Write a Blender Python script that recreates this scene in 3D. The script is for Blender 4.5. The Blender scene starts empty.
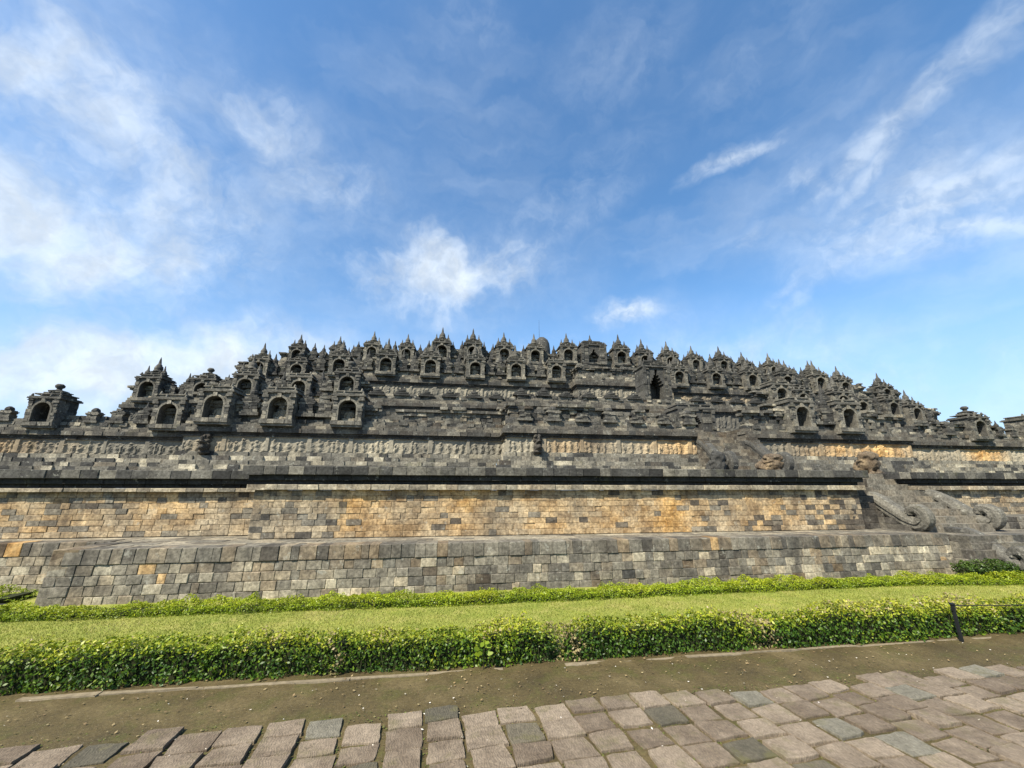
import bpy, bmesh, math, random
import numpy as np
from mathutils import Vector, Matrix, Euler

R = math.radians
random.seed(7); rng = np.random.default_rng(7)
scene = bpy.context.scene
COL = scene.collection

# ------------------------------------------------------------------ camera, sky, sun, exposure
PITCH, YAW, CAM_H = math.atan(106/400), math.atan(62/414), 2.4
cam = bpy.data.cameras.new('camera'); cam_o = bpy.data.objects.new('camera', cam); COL.objects.link(cam_o)
cam.sensor_width = 36; cam.lens = 36*400/1024; cam.clip_start = 0.05; cam.clip_end = 8000
cam_o.location = (0, 0, CAM_H); cam_o.rotation_euler = (R(90)+PITCH, 0, -YAW)
scene.camera = cam_o
SUN_EL, SUN_AZ = R(48), R(229)            # azimuth clockwise from +Y: the sun stands in front of the wall, to the left
sd = Vector((math.sin(SUN_AZ)*math.cos(SUN_EL), math.cos(SUN_AZ)*math.cos(SUN_EL), math.sin(SUN_EL)))
sun = bpy.data.lights.new('sun', 'SUN'); sun.energy = 4.6; sun.angle = R(0.5); sun.color = (1, .93, .80)
sun_o = bpy.data.objects.new('sun', sun); COL.objects.link(sun_o)
sun_o.rotation_euler = sd.to_track_quat('Z', 'Y').to_euler(); sun_o.location = (-20, -20, 60)
vs = scene.view_settings
vs.view_transform = 'Standard'; vs.look = 'None'; vs.gamma = 1; vs.use_curve_mapping = False; vs.exposure = 1.0

def N(nt, t, **kw):
    n = nt.nodes.new(t)
    for k, v in kw.items():
        if k in n.inputs: n.inputs[k].default_value = v
        else: setattr(n, k, v)
    return n
def L(nt, a, b): nt.links.new(a, b)
def mth(nt, op, a, b=None, c=None, clamp=False):
    n = nt.nodes.new('ShaderNodeMath'); n.operation = op; n.use_clamp = clamp
    for i, x in enumerate((a, b, c)):
        if x is None: continue
        if isinstance(x, (int, float)): n.inputs[i].default_value = x
        else: nt.links.new(x, n.inputs[i])
    return n.outputs[0]
def mixc(nt, f, a, b, blend='MIX'):
    n = nt.nodes.new('ShaderNodeMix'); n.data_type = 'RGBA'; n.blend_type = blend
    for i, x in ((0, f), (6, a), (7, b)):
        if isinstance(x, (int, float)): n.inputs[i].default_value = x
        elif isinstance(x, tuple): n.inputs[i].default_value = (*x, 1)
        else: nt.links.new(x, n.inputs[i])
    return n.outputs[2]
def ramp(nt, f, stops):
    n = nt.nodes.new('ShaderNodeValToRGB'); e = n.color_ramp.elements
    while len(e) < len(stops): e.new(.5)
    for el, (p, c) in zip(e, stops):
        el.position = p; el.color = (*c, 1) if isinstance(c, tuple) else (c, c, c, 1)
    nt.links.new(f, n.inputs[0]); return n.outputs[0]
def maprange(nt, x, a, b, c=0., d=1., smooth=True):
    n = nt.nodes.new('ShaderNodeMapRange'); n.interpolation_type = 'SMOOTHSTEP' if smooth else 'LINEAR'
    nt.links.new(x, n.inputs[0])
    for i, v in enumerate((a, b, c, d)): n.inputs[i+1].default_value = v
    return n.outputs[0]
def noise(nt, vec, scale, detail=4, rough=.55, dist=0.):
    n = nt.nodes.new('ShaderNodeTexNoise'); n.inputs['Scale'].default_value = scale
    n.inputs['Detail'].default_value = detail; n.inputs['Roughness'].default_value = rough
    n.inputs['Distortion'].default_value = dist
    if vec is not None: nt.links.new(vec, n.inputs['Vector'])
    return n.outputs[0]

fwd = Vector((math.sin(YAW)*math.cos(PITCH), math.cos(YAW)*math.cos(PITCH), math.sin(PITCH)))
rgt = Vector((math.cos(YAW), -math.sin(YAW), 0)); upv = rgt.cross(fwd)
def sky_dir(px, py): return (fwd*400 + rgt*(px-512) + upv*(384-py)).normalized()

def build_world():
    w = bpy.data.worlds.new('World'); scene.world = w; w.use_nodes = True
    nt = w.node_tree; nt.nodes.clear()
    out = N(nt, 'ShaderNodeOutputWorld'); bg = N(nt, 'ShaderNodeBackground'); bg.inputs[1].default_value = 0.11
    L(nt, bg.outputs[0], out.inputs[0])
    sky = nt.nodes.new('ShaderNodeTexSky'); sky.sky_type = 'NISHITA'; sky.sun_disc = False
    sky.sun_elevation = SUN_EL; sky.sun_rotation = SUN_AZ; sky.air_density = 1.0; sky.dust_density = .6; sky.ozone_density = 2.2
    hs = N(nt, 'ShaderNodeHueSaturation'); hs.inputs['Saturation'].default_value = 1.18; hs.inputs['Value'].default_value = 1.10; hs.inputs['Hue'].default_value = .496
    L(nt, sky.outputs[0], hs.inputs['Color'])
    tc = N(nt, 'ShaderNodeTexCoord'); d = tc.outputs['Generated']
    # soft turbulence added to the direction so that the cloud outlines are ragged
    def warp(scale, amt, detail=4):
        n = nt.nodes.new('ShaderNodeTexNoise'); n.inputs['Scale'].default_value = scale; n.inputs['Detail'].default_value = detail
        n.inputs['Roughness'].default_value = .6
        L(nt, d, n.inputs['Vector'])
        s = nt.nodes.new('ShaderNodeVectorMath'); s.operation = 'SUBTRACT'; L(nt, n.outputs['Color'], s.inputs[0]); s.inputs[1].default_value = (.5, .5, .5)
        m = nt.nodes.new('ShaderNodeVectorMath'); m.operation = 'SCALE'; L(nt, s.outputs[0], m.inputs[0]); m.inputs['Scale'].default_value = amt
        a = nt.nodes.new('ShaderNodeVectorMath'); a.operation = 'ADD'; L(nt, d, a.inputs[0]); L(nt, m.outputs[0], a.inputs[1])
        return a.outputs[0]
    dw = warp(5.0, .22); dw2 = warp(9, .10); dw3 = warp(6, .08, 4)
    fine = noise(nt, dw, 7, 5, .62); fine2 = noise(nt, dw2, 16, 4, .6)
    def blob(px, py, ax, ay, rot, strength, src, soft=0.):
        c = sky_dir(px, py); k = 1/400*math.cos(math.atan(math.hypot(px-512, py-384)/400))
        ca, sa = math.cos(R(rot)), math.sin(R(rot))
        # axes on the sky, in radians
        e1 = (rgt*ca - upv*(-sa)); e1 = (e1 - c*e1.dot(c)).normalized(); e2 = c.cross(e1).normalized()
        def dot(v):
            n = nt.nodes.new('ShaderNodeVectorMath'); n.operation = 'DOT_PRODUCT'; L(nt, src, n.inputs[0]); n.inputs[1].default_value = v
            return n.outputs['Value']
        a = mth(nt, 'POWER', mth(nt, 'MULTIPLY', mth(nt, 'SUBTRACT', dot(e1), c.dot(e1)), 1/(ax*k)), 2)
        b = mth(nt, 'POWER', mth(nt, 'MULTIPLY', mth(nt, 'SUBTRACT', dot(e2), c.dot(e2)), 1/(ay*k)), 2)
        r = mth(nt, 'SQRT', mth(nt, 'ADD', a, b))
        front = maprange(nt, dot(c), .3, .6)
        return mth(nt, 'MULTIPLY', mth(nt, 'MULTIPLY', maprange(nt, r, 1.0, soft), front), strength)
    # (x, y, half-length, half-width, tilt, strength, thin?)
    blobs = [(905, 105, 175, 20, 43, .5, 2), (965, 62, 130, 14, 38, .42, 2), (870, 165, 90, 14, 55, .42, 2), (935, 190, 120, 18, 24, .55, 2), (960, 232, 120, 20, 8, .6, 2), (870, 248, 90, 15, 30, .45, 2), (905, 205, 70, 14, 60, .5, 2), (990, 190, 90, 14, 16, .45, 2), (812, 178, 42, 14, -20, .45, 2), (735, 157, 60, 10, 24, .6, 2), (630, 313, 42, 11, 6, .75, 2), (800, 295, 60, 9, 42, .25, 2),
             (585, 210, 110, 22, 33, .16, 2), (640, 70, 110, 25, 50, .12, 2), (485, 20, 40, 14, 70, .15, 2),
             (90, 200, 300, 170, -10, .34, 3), (60, 60, 240, 140, -20, .36, 3), (150, 370, 380, 75, 3, .42, 3), (300, 170, 190, 90, -30, .22, 3), (930, 190, 200, 110, 20, .28, 3), (470, 280, 180, 80, 0, .22, 3), (820, 360, 420, 60, -8, .22, 3),
             (75, 235, 215, 105, -8, .92, 0), (160, 190, 130, 105, -35, .62, 0), (50, 60, 150, 95, -35, .6, 0), (10, 40, 90, 90, 0, .5, 0), (120, 375, 290, 62, 4, .92, 0), (40, 300, 60, 26, 0, .5, 0),
             (455, 275, 145, 55, 4, .9, 0), (440, 300, 60, 38, 0, .45, 0), (495, 258, 70, 34, 0, .6, 0), (265, 115, 55, 50, -50, .40, 0), (330, 185, 80, 55, -30, .38, 0),
             (630, 313, 46, 15, 6, .95, 1), (735, 157, 62, 15, 24, .85, 1), (747, 240, 18, 15, 45, .55, 1),
             (950, 80, 150, 26, 40, .62, 1), (880, 140, 60, 20, 55, .55, 1), (930, 220, 150, 48, 14, .85, 1), (810, 180, 36, 24, -30, .6, 1), (915, 180, 60, 34, 50, .5, 1), (1010, 200, 80, 40, 5, .6, 1), (800, 285, 50, 14, 40, .4, 1),
             (560, 200, 140, 40, 35, .26, 1), (480, 20, 40, 60, 50, .25, 1), (610, 60, 120, 60, 40, .18, 1), (760, 60, 120, 60, 45, .2, 1), (780, 350, 330, 55, -6, .25, 0), (980, 370, 120, 50, 0, .3, 0), (570, 355, 90, 30, 0, .3, 0)]
    acc_t = acc_c = acc_s = acc_v = None
    for px, py, ax, ay, rot, st, thin in blobs:
        b = blob(px, py, ax*1.15, ay*1.15, rot, st, (dw, dw2, dw3, dw)[thin])
        if thin == 2: acc_s = b if acc_s is None else mth(nt, 'MAXIMUM', acc_s, b)
        elif thin == 3: acc_v = b if acc_v is None else mth(nt, 'MAXIMUM', acc_v, b)
        elif thin: acc_t = b if acc_t is None else mth(nt, 'MAXIMUM', acc_t, b)
        else: acc_c = b if acc_c is None else mth(nt, 'MAXIMUM', acc_c, b)
    cum = mth(nt, 'MULTIPLY', maprange(nt, mth(nt, 'ADD', acc_c, mth(nt, 'MULTIPLY', mth(nt, 'SUBTRACT', fine, .5), 1.2)), .12, 1.15), .92)
    cum = mth(nt, 'MULTIPLY', cum, maprange(nt, acc_c, 0, .2))
    st = nt.nodes.new('ShaderNodeMapping'); st.inputs['Rotation'].default_value = (0, R(-35), 0); st.inputs['Scale'].default_value = (4, 6, 20)
    L(nt, dw2, st.inputs['Vector']); wis = noise(nt, st.outputs[0], 1.0, 4, .62)
    cir = mth(nt, 'MULTIPLY', acc_t, maprange(nt, mth(nt, 'ADD', mth(nt, 'MULTIPLY', wis, .6), mth(nt, 'MULTIPLY', fine2, .4)), .30, .72))
    veil = mth(nt, 'MULTIPLY', maprange(nt, noise(nt, st.outputs[0], .45, 4, .6), .42, .8), .2)
    den = mth(nt, 'MAXIMUM', mth(nt, 'MAXIMUM', cum, mth(nt, 'MULTIPLY', cir, .9)), veil, clamp=True)
    den = mth(nt, 'MAXIMUM', den, mth(nt, 'MULTIPLY', acc_s, maprange(nt, fine2, .3, .65, .25, 1.0)))
    vl = mth(nt, 'MULTIPLY', acc_v, maprange(nt, fine, .3, .7, .35, 1.25))
    den = mth(nt, 'SUBTRACT', mth(nt, 'ADD', den, vl), mth(nt, 'MULTIPLY', den, vl), clamp=True)
    shade = maprange(nt, fine2, .3, .7, .8, 1.05)
    wh = N(nt, 'ShaderNodeVectorMath'); wh.operation = 'SCALE'; wh.inputs[0].default_value = (4.3, 4.75, 5.2); L(nt, shade, wh.inputs['Scale'])
    sx = N(nt, 'ShaderNodeSeparateXYZ'); L(nt, d, sx.inputs[0])
    low = mth(nt, 'MULTIPLY', maprange(nt, sx.outputs[2], .5, .02), .68)
    base = mixc(nt, low, hs.outputs[0], (1.85, 2.9, 4.65))
    L(nt, mixc(nt, den, base, wh.outputs[0]), bg.inputs[0])
build_world()

# ------------------------------------------------------------------ object helpers
def tag(o, label=None, cat=None, group=None, kind=None):
    for k, v in (('label', label), ('category', cat), ('group', group), ('kind', kind)):
        if v: o[k] = v
    return o
def empty(name, loc=(0, 0, 0), rz=0, parent=None):
    o = bpy.data.objects.new(name, None); COL.objects.link(o); o.location = loc; o.rotation_euler = (0, 0, rz); o.empty_display_size = .3
    if parent: o.parent = parent
    return o
def link(name, me, parent=None, loc=(0, 0, 0), rz=0):
    o = bpy.data.objects.new(name, me); COL.objects.link(o); o.location = loc; o.rotation_euler = (0, 0, rz)
    if parent: o.parent = parent
    return o

class MB:
    """collects faces with two per-face attributes: tone (how pale the stone is) and warm (how ochre it is)"""
    def __init__(s): s.v = []; s.f = []; s.t = []; s.w = []
    def add(s, vs, fs, tone=.3, warm=0.):
        o = len(s.v); s.v += [tuple(p) for p in vs]; s.f += [tuple(i+o for i in f) for f in fs]
        s.t += [tone]*len(fs); s.w += [warm]*len(fs)
    def box(s, x0, x1, y0, y1, z0, z1, tone=.3, warm=0., j=0.):
        c = [(x0, y0, z0), (x1, y0, z0), (x1, y1, z0), (x0, y1, z0), (x0, y0, z1), (x1, y0, z1), (x1, y1, z1), (x0, y1, z1)]
        if j: c = [(a+random.uniform(-j, j), b+random.uniform(-j, j), d+random.uniform(-j, j)) for a, b, d in c]
        s.add(c, [(0, 3, 2, 1), (4, 5, 6, 7), (0, 1, 5, 4), (1, 2, 6, 5), (2, 3, 7, 6), (3, 0, 4, 7)], tone, warm)
    def lathe(s, prof, n=10, cx=0, cy=0, tone=.25, warm=0., rot=0.):
        o = [[(cx+r*math.cos(2*math.pi*i/n+rot), cy+r*math.sin(2*math.pi*i/n+rot), z) for i in range(n)] for r, z in prof]
        vs = [p for ring in o for p in ring]; fs = []
        for k in range(len(prof)-1):
            for i in range(n): fs.append((k*n+i, k*n+(i+1) % n, (k+1)*n+(i+1) % n, (k+1)*n+i))
        fs.append(tuple((len(prof)-1)*n+i for i in range(n))); fs.append(tuple(range(n-1, -1, -1)))
        s.add(vs, fs, tone, warm)
    def mesh(s, name, mat, smooth=False):
        me = bpy.data.meshes.new(name); me.from_pydata(s.v, [], s.f)
        me.attributes.new('tone', 'FLOAT', 'FACE').data.foreach_set('value', s.t)
        me.attributes.new('warm', 'FLOAT', 'FACE').data.foreach_set('value', s.w)
        if mat: me.materials.append(mat)
        if smooth: me.polygons.foreach_set('use_smooth', [True]*len(s.f))
        me.update(); return me
    def build(s, name, mat, parent=None, smooth=False, loc=(0, 0, 0)):
        return link(name, s.mesh(name, mat, smooth), parent, loc)

def hsh(i, j, k=0):
    n = (i*374761393 + j*668265263 + k*2147483647) & 0xffffffff
    n = ((n ^ (n >> 13))*1274126177) & 0xffffffff
    return ((n ^ (n >> 16)) & 0xffff)/65535
def vnoise(x, y, k=0):
    xi, yi = math.floor(x), math.floor(y); fx, fy = x-xi, y-yi
    fx = fx*fx*(3-2*fx); fy = fy*fy*(3-2*fy)
    a = hsh(xi, yi, k)*(1-fx)+hsh(xi+1, yi, k)*fx; b = hsh(xi, yi+1, k)*(1-fx)+hsh(xi+1, yi+1, k)*fx
    return a*(1-fy)+b*fy

# ------------------------------------------------------------------ materials
def new_mat(name):
    m = bpy.data.materials.new(name); m.use_nodes = True; nt = m.node_tree; nt.nodes.clear()
    out = N(nt, 'ShaderNodeOutputMaterial'); b = N(nt, 'ShaderNodeBsdfPrincipled'); L(nt, b.outputs[0], out.inputs[0])
    b.inputs['Specular IOR Level'].default_value = .25
    return m, nt, b
def stone_mat(name, bump=.5, lichen=.5, scale=1., stain=.6, attr=True, gain=1., con=1.):
    m, nt, b = new_mat(name)
    g = N(nt, 'ShaderNodeNewGeometry'); P = g.outputs['Position']
    at = N(nt, 'ShaderNodeAttribute'); at.attribute_name = 'tone'; aw = N(nt, 'ShaderNodeAttribute'); aw.attribute_name = 'warm'
    base = ramp(nt, at.outputs['Fac'], [(0, (.014, .014, .013)), (.25, (.058, .056, .049)), (.5, (.15, .138, .108)), (.75, (.30, .265, .19)), (1, (.47, .42, .30))])
    n1 = noise(nt, P, 2.3*scale, 4, .65); n2 = noise(nt, P, 13*scale, 4, .7); n3 = noise(nt, P, .55*scale, 3, .6)
    ochre = mixc(nt, maprange(nt, n1, .3, .7), (.33, .175, .05), (.50, .325, .135))
    wf = mth(nt, 'MULTIPLY', aw.outputs['Fac'], maprange(nt, n3, .3, .7, .45, 1.2), clamp=True)
    c = mixc(nt, wf, base, ochre)
    c = mixc(nt, 1., c, ramp(nt, n2, [(.28, 1-.58*con), (.5, 1.), (.72, 1+.6*con)]), 'MULTIPLY')
    c = mixc(nt, 1., c, ramp(nt, n1, [(.28, 1-.4*con), (.5, 1.), (.72, 1+.4*con)]), 'MULTIPLY')
    # rain streaks and black algae, with their own ragged shapes
    mp = N(nt, 'ShaderNodeMapping'); mp.inputs['Scale'].default_value = (2.2*scale, 2.2*scale, .45*scale); L(nt, P, mp.inputs[0])
    sn = noise(nt, mp.outputs[0], 1., 4, .65)
    c = mixc(nt, mth(nt, 'MULTIPLY', maprange(nt, sn, .53, .70), stain), c, (.030, .029, .026))
    # pale lichen crusts and white salt bloom
    ln = noise(nt, P, 4.2*scale, 4, .72); lm = mth(nt, 'MULTIPLY', maprange(nt, ln, .60, .70), lichen)
    c = mixc(nt, lm, c, (.40, .39, .32))
    c = mixc(nt, mth(nt, 'MULTIPLY', maprange(nt, noise(nt, P, 1.1*scale, 4, .7), .60, .72), lichen*.5), c, (.13, .13, .062))
    if gain != 1: c = mixc(nt, 1., c, (gain, gain, gain), 'MULTIPLY')
    L(nt, c, b.inputs['Base Color']); b.inputs['Roughness'].default_value = .93
    bp = N(nt, 'ShaderNodeBump'); bp.inputs['Strength'].default_value = bump; bp.inputs['Distance'].default_value = .03
    h = mth(nt, 'ADD', mth(nt, 'MULTIPLY', n2, .7), mth(nt, 'MULTIPLY', noise(nt, P, 45*scale, 2, .6), .35))
    L(nt, h, bp.inputs['Height']); L(nt, bp.outputs[0], b.inputs['Normal'])
    return m
M_wall = stone_mat('andesite_blocks', .45, .40, 1., .42)
M_tier = stone_mat('weathered_andesite', .9, .55, .8, .6)
M_frieze = stone_mat('carved_frieze', .3, .25, .8, .35, con=.5)
M_stat = stone_mat('carved_andesite', .8, .5, 1.4, .45)

def mat_earth():
    m, nt, b = new_mat('damp_earth'); P = N(nt, 'ShaderNodeNewGeometry').outputs['Position']
    n1 = noise(nt, P, 1.1, 7, .65); n2 = noise(nt, P, 22, 5, .7); n3 = noise(nt, P, 90, 3, .6)
    c = ramp(nt, n1, [(.3, (.044, .033, .013)), (.5, (.074, .055, .021)), (.7, (.118, .090, .040))])
    c = mixc(nt, mth(nt, 'MULTIPLY', maprange(nt, noise(nt, P, 2.1, 6, .7), .48, .66), .65), c, (.062, .060, .014))
    c = mixc(nt, 1., c, ramp(nt, n2, [(.25, .6), (.5, 1.), (.75, 1.4)]), 'MULTIPLY')
    c = mixc(nt, maprange(nt, n3, .63, .72), c, (.26, .22, .15))
    L(nt, c, b.inputs['Base Color']); L(nt, maprange(nt, n1, .3, .7, .75, .95), b.inputs['Roughness'])
    bp = N(nt, 'ShaderNodeBump'); bp.inputs['Strength'].default_value = .5; bp.inputs['Distance'].default_value = .02
    L(nt, mth(nt, 'ADD', n2, mth(nt, 'MULTIPLY', n3, .5)), bp.inputs['Height']); L(nt, bp.outputs[0], b.inputs['Normal']); return m
def mat_lawn():
    m, nt, b = new_mat('lawn_soil'); P = N(nt, 'ShaderNodeNewGeometry').outputs['Position']
    n1 = noise(nt, P, 1.4, 8, .72); n2 = noise(nt, P, 30, 5, .7)
    c = ramp(nt, n1, [(.3, (.14, .175, .025)), (.5, (.22, .235, .045)), (.72, (.31, .27, .085))])
    c = mixc(nt, 1., c, ramp(nt, n2, [(.25, .6), (.5, 1.), (.75, 1.35)]), 'MULTIPLY')
    L(nt, c, b.inputs['Base Color']); b.inputs['Roughness'].default_value = 1
    bp = N(nt, 'ShaderNodeBump'); bp.inputs['Strength'].default_value = .7; bp.inputs['Distance'].default_value = .02
    L(nt, n2, bp.inputs['Height']); L(nt, bp.outputs[0], b.inputs['Normal']); return m
def mat_leaf(name, stops, trans=.25, rough=.45):
    m, nt, b = new_mat(name); at = N(nt, 'ShaderNodeAttribute'); at.attribute_name = 'tone'
    P = N(nt, 'ShaderNodeNewGeometry').outputs['Position']
    c = ramp(nt, at.outputs['Fac'], stops)
    c = mixc(nt, 1., c, ramp(nt, noise(nt, P, 1.3, 4, .6), [(.3, .75), (.7, 1.25)]), 'MULTIPLY')
    L(nt, c, b.inputs['Base Color']); b.inputs['Roughness'].default_value = rough; b.inputs['Specular IOR Level'].default_value = .35
    tr = N(nt, 'ShaderNodeBsdfTranslucent'); L(nt, c, tr.inputs[0]); mx = N(nt, 'ShaderNodeMixShader'); mx.inputs[0].default_value = trans
    L(nt, b.outputs[0], mx.inputs[1]); L(nt, tr.outputs[0], mx.inputs[2])
    L(nt, mx.outputs[0], [n for n in nt.nodes if n.type == 'OUTPUT_MATERIAL'][0].inputs[0]); return m
def mat_plain(name, col, rough=.7, metal=0., var=.3, sc=8):
    m, nt, b = new_mat(name); P = N(nt, 'ShaderNodeNewGeometry').outputs['Position']
    c = mixc(nt, 1., col, ramp(nt, noise(nt, P, sc, 5, .65), [(.25, 1-var), (.75, 1+var)]), 'MULTIPLY')
    L(nt, c, b.inputs['Base Color']); b.inputs['Roughness'].default_value = rough; b.inputs['Metallic'].default_value = metal; return m
def mat_slab(name, c0, c1, moss=.3):
    m, nt, b = new_mat(name); P = N(nt, 'ShaderNodeNewGeometry').outputs['Position']
    oi = N(nt, 'ShaderNodeObjectInfo')
    n1 = noise(nt, P, 3.5, 6, .65); n2 = noise(nt, P, 26, 6, .7)
    c = mixc(nt, maprange(nt, mth(nt, 'ADD', mth(nt, 'MULTIPLY', n1, .7), mth(nt, 'MULTIPLY', oi.outputs['Random'], .3)), .25, .75), c0, c1)
    c = mixc(nt, 1., c, ramp(nt, n2, [(.25, .6), (.5, 1.), (.75, 1.35)]), 'MULTIPLY')
    # chiselled furrows
    wv = N(nt, 'ShaderNodeTexWave'); wv.inputs['Scale'].default_value = 11; wv.inputs['Distortion'].default_value = 16; wv.inputs['Detail'].default_value = 5
    wv.bands_direction = 'X'; L(nt, P, wv.inputs['Vector'])
    c = mixc(nt, 1., c, ramp(nt, wv.outputs['Fac'], [(0, .86), (.6, 1.05)]), 'MULTIPLY')
    c = mixc(nt, mth(nt, 'MULTIPLY', maprange(nt, noise(nt, P, 2.4, 6, .7), .52, .68), moss), c, (.105, .095, .036))
    L(nt, c, b.inputs['Base Color']); b.inputs['Roughness'].default_value = .85
    bp = N(nt, 'ShaderNodeBump'); bp.inputs['Strength'].default_value = .6; bp.inputs['Distance'].default_value = .012
    L(nt, mth(nt, 'ADD', mth(nt, 'MULTIPLY', wv.outputs['Fac'], .35), n2), bp.inputs['Height']); L(nt, bp.outputs[0], b.inputs['Normal']); return m
M_earth, M_lawn = mat_earth(), mat_lawn()

# ------------------------------------------------------------------ ground
def sheet(name, x0, x1, y0, y1, z, mat, nx=1, ny=1, rough=0.):
    me = bpy.data.meshes.new(name)
    vs = [(x0+(x1-x0)*i/nx, y0+(y1-y0)*j/ny, z+(rough*(vnoise(i*.7, j*.7, 5)-.5) if 0 < i < nx and 0 < j < ny else 0)) for j in range(ny+1) for i in range(nx+1)]
    fs = [(j*(nx+1)+i, j*(nx+1)+i+1, (j+1)*(nx+1)+i+1, (j+1)*(nx+1)+i) for j in range(ny) for i in range(nx)]
    me.from_pydata(vs, [], fs); me.materials.append(mat); me.polygons.foreach_set('use_smooth', [True]*len(fs))
    return link(name, me)
tag(sheet('ground', -3000, 3000, -3000, 3000, -.06, mat_plain('far_ground', (.12, .13, .05), .95, sc=.05)), kind='structure')
tag(sheet('earth_path', -26, 30, -4, 6.62, 0, M_earth, 280, 54, .03), kind='structure')
tag(sheet('lawn', -40, 45, 6.62, 13.2, .012, M_lawn), kind='structure')

# ------------------------------------------------------------------ masonry
def offset_poly(poly, o):
    """offset an axis-aligned polyline outwards (to its right side)"""
    n = len(poly); segs = []
    for i in range(n-1):
        (x0, y0), (x1, y1) = poly[i], poly[i+1]; l = math.hypot(x1-x0, y1-y0); dx, dy = (x1-x0)/l, (y1-y0)/l
        segs.append((abs(dx) > .5, x0+dy*o, y0-dx*o, x1+dy*o, y1-dx*o))
    out = [(segs[0][1], segs[0][2])]
    for a, b in zip(segs, segs[1:]):
        if a[0] == b[0]: out.append((b[1], b[2]))
        elif a[0]: out.append((b[1], a[2]))
        else: out.append((a[1], b[2]))
    out.append((segs[-1][3], segs[-1][4])); return out

def masonry(mb, poly, courses, tone, blen=(.3, .6), depth=.4, jit=.012, chamfer=0., skip=None, batter=0., zref=0., zj=.003):
    for ci, (z0, z1, off) in enumerate(courses):
        zm = (z0+z1)/2; P = offset_poly(poly, off-batter*(zm-zref))
        for (ax, ay), (bx, by) in zip(P, P[1:]):
            l = math.hypot(bx-ax, by-ay)
            if l < .03: continue
            dx, dy = (bx-ax)/l, (by-ay)/l; nx, ny = dy, -dx
            s = 0.; ends = [0.]
            while s < l-blen[0]*.6:
                s += random.uniform(*blen)
                ends.append(min(s, l))
            if ends[-1] < l: ends[-1] = l
            if len(ends) < 2: ends = [0, l]
            for s0, s1 in zip(ends, ends[1:]):
                if s1-s0 < .01: continue
                mx, my = ax+dx*(s0+s1)/2, ay+dy*(s0+s1)/2
                if skip and skip(mx, my, (z0+z1)/2, ci): continue
                t, w = tone(mx, my, (z0+z1)/2, ci)
                o = random.gauss(0, jit); za = z0+random.uniform(-zj, zj); zb = z1+random.uniform(-zj, zj)*1.5
                e0 = random.uniform(0, .004)*(s0 == 0); e1 = random.uniform(0, .004)*(s1 == l)
                def pt(s_, o_, z_):
                    o_ -= batter*(z_-zm); return (ax+dx*s_+nx*o_, ay+dy*s_+ny*o_, z_)
                q0, q1 = s0+e0, s1-e1
                if chamfer:
                    c = chamfer; k = lambda: random.uniform(.5, 1.6)*c
                    oo = [random.uniform(-.006, .006) for _ in range(4)]
                    vs = [pt(q0+k(), o+oo[0], za+k()), pt(q1-k(), o+oo[1], za+k()), pt(q1-k(), o+oo[2], zb-k()), pt(q0+k(), o+oo[3], zb-k()),
                          pt(q0, o-c*1.5, za), pt(q1, o-c*1.5, za), pt(q1, o-c*1.5, zb), pt(q0, o-c*1.5, zb),
                          pt(q0, -depth, za), pt(q1, -depth, za), pt(q1, -depth, zb), pt(q0, -depth, zb)]
                    fs = [(0, 1, 2, 3), (4, 5, 1, 0), (5, 6, 2, 1), (6, 7, 3, 2), (7, 4, 0, 3), (8, 9, 5, 4), (9, 10, 6, 5), (10, 11, 7, 6), (11, 8, 4, 7), (11, 10, 9, 8)]
                else:
                    u = lambda: random.uniform(-jit, jit)*.6
                    vs = [pt(q0, o+u(), za), pt(q1, o+u(), za), pt(q1, o+u(), zb+u()*.6), pt(q0, o+u(), zb+u()*.6), pt(q0, -depth, za), pt(q1, -depth, za), pt(q1, -depth, zb), pt(q0, -depth, zb)]
                    fs = [(0, 1, 2, 3), (4, 5, 1, 0), (5, 6, 2, 1), (6, 7, 3, 2), (7, 4, 0, 3), (7, 6, 5, 4)]
                mb.add(vs, fs, t, w)

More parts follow.
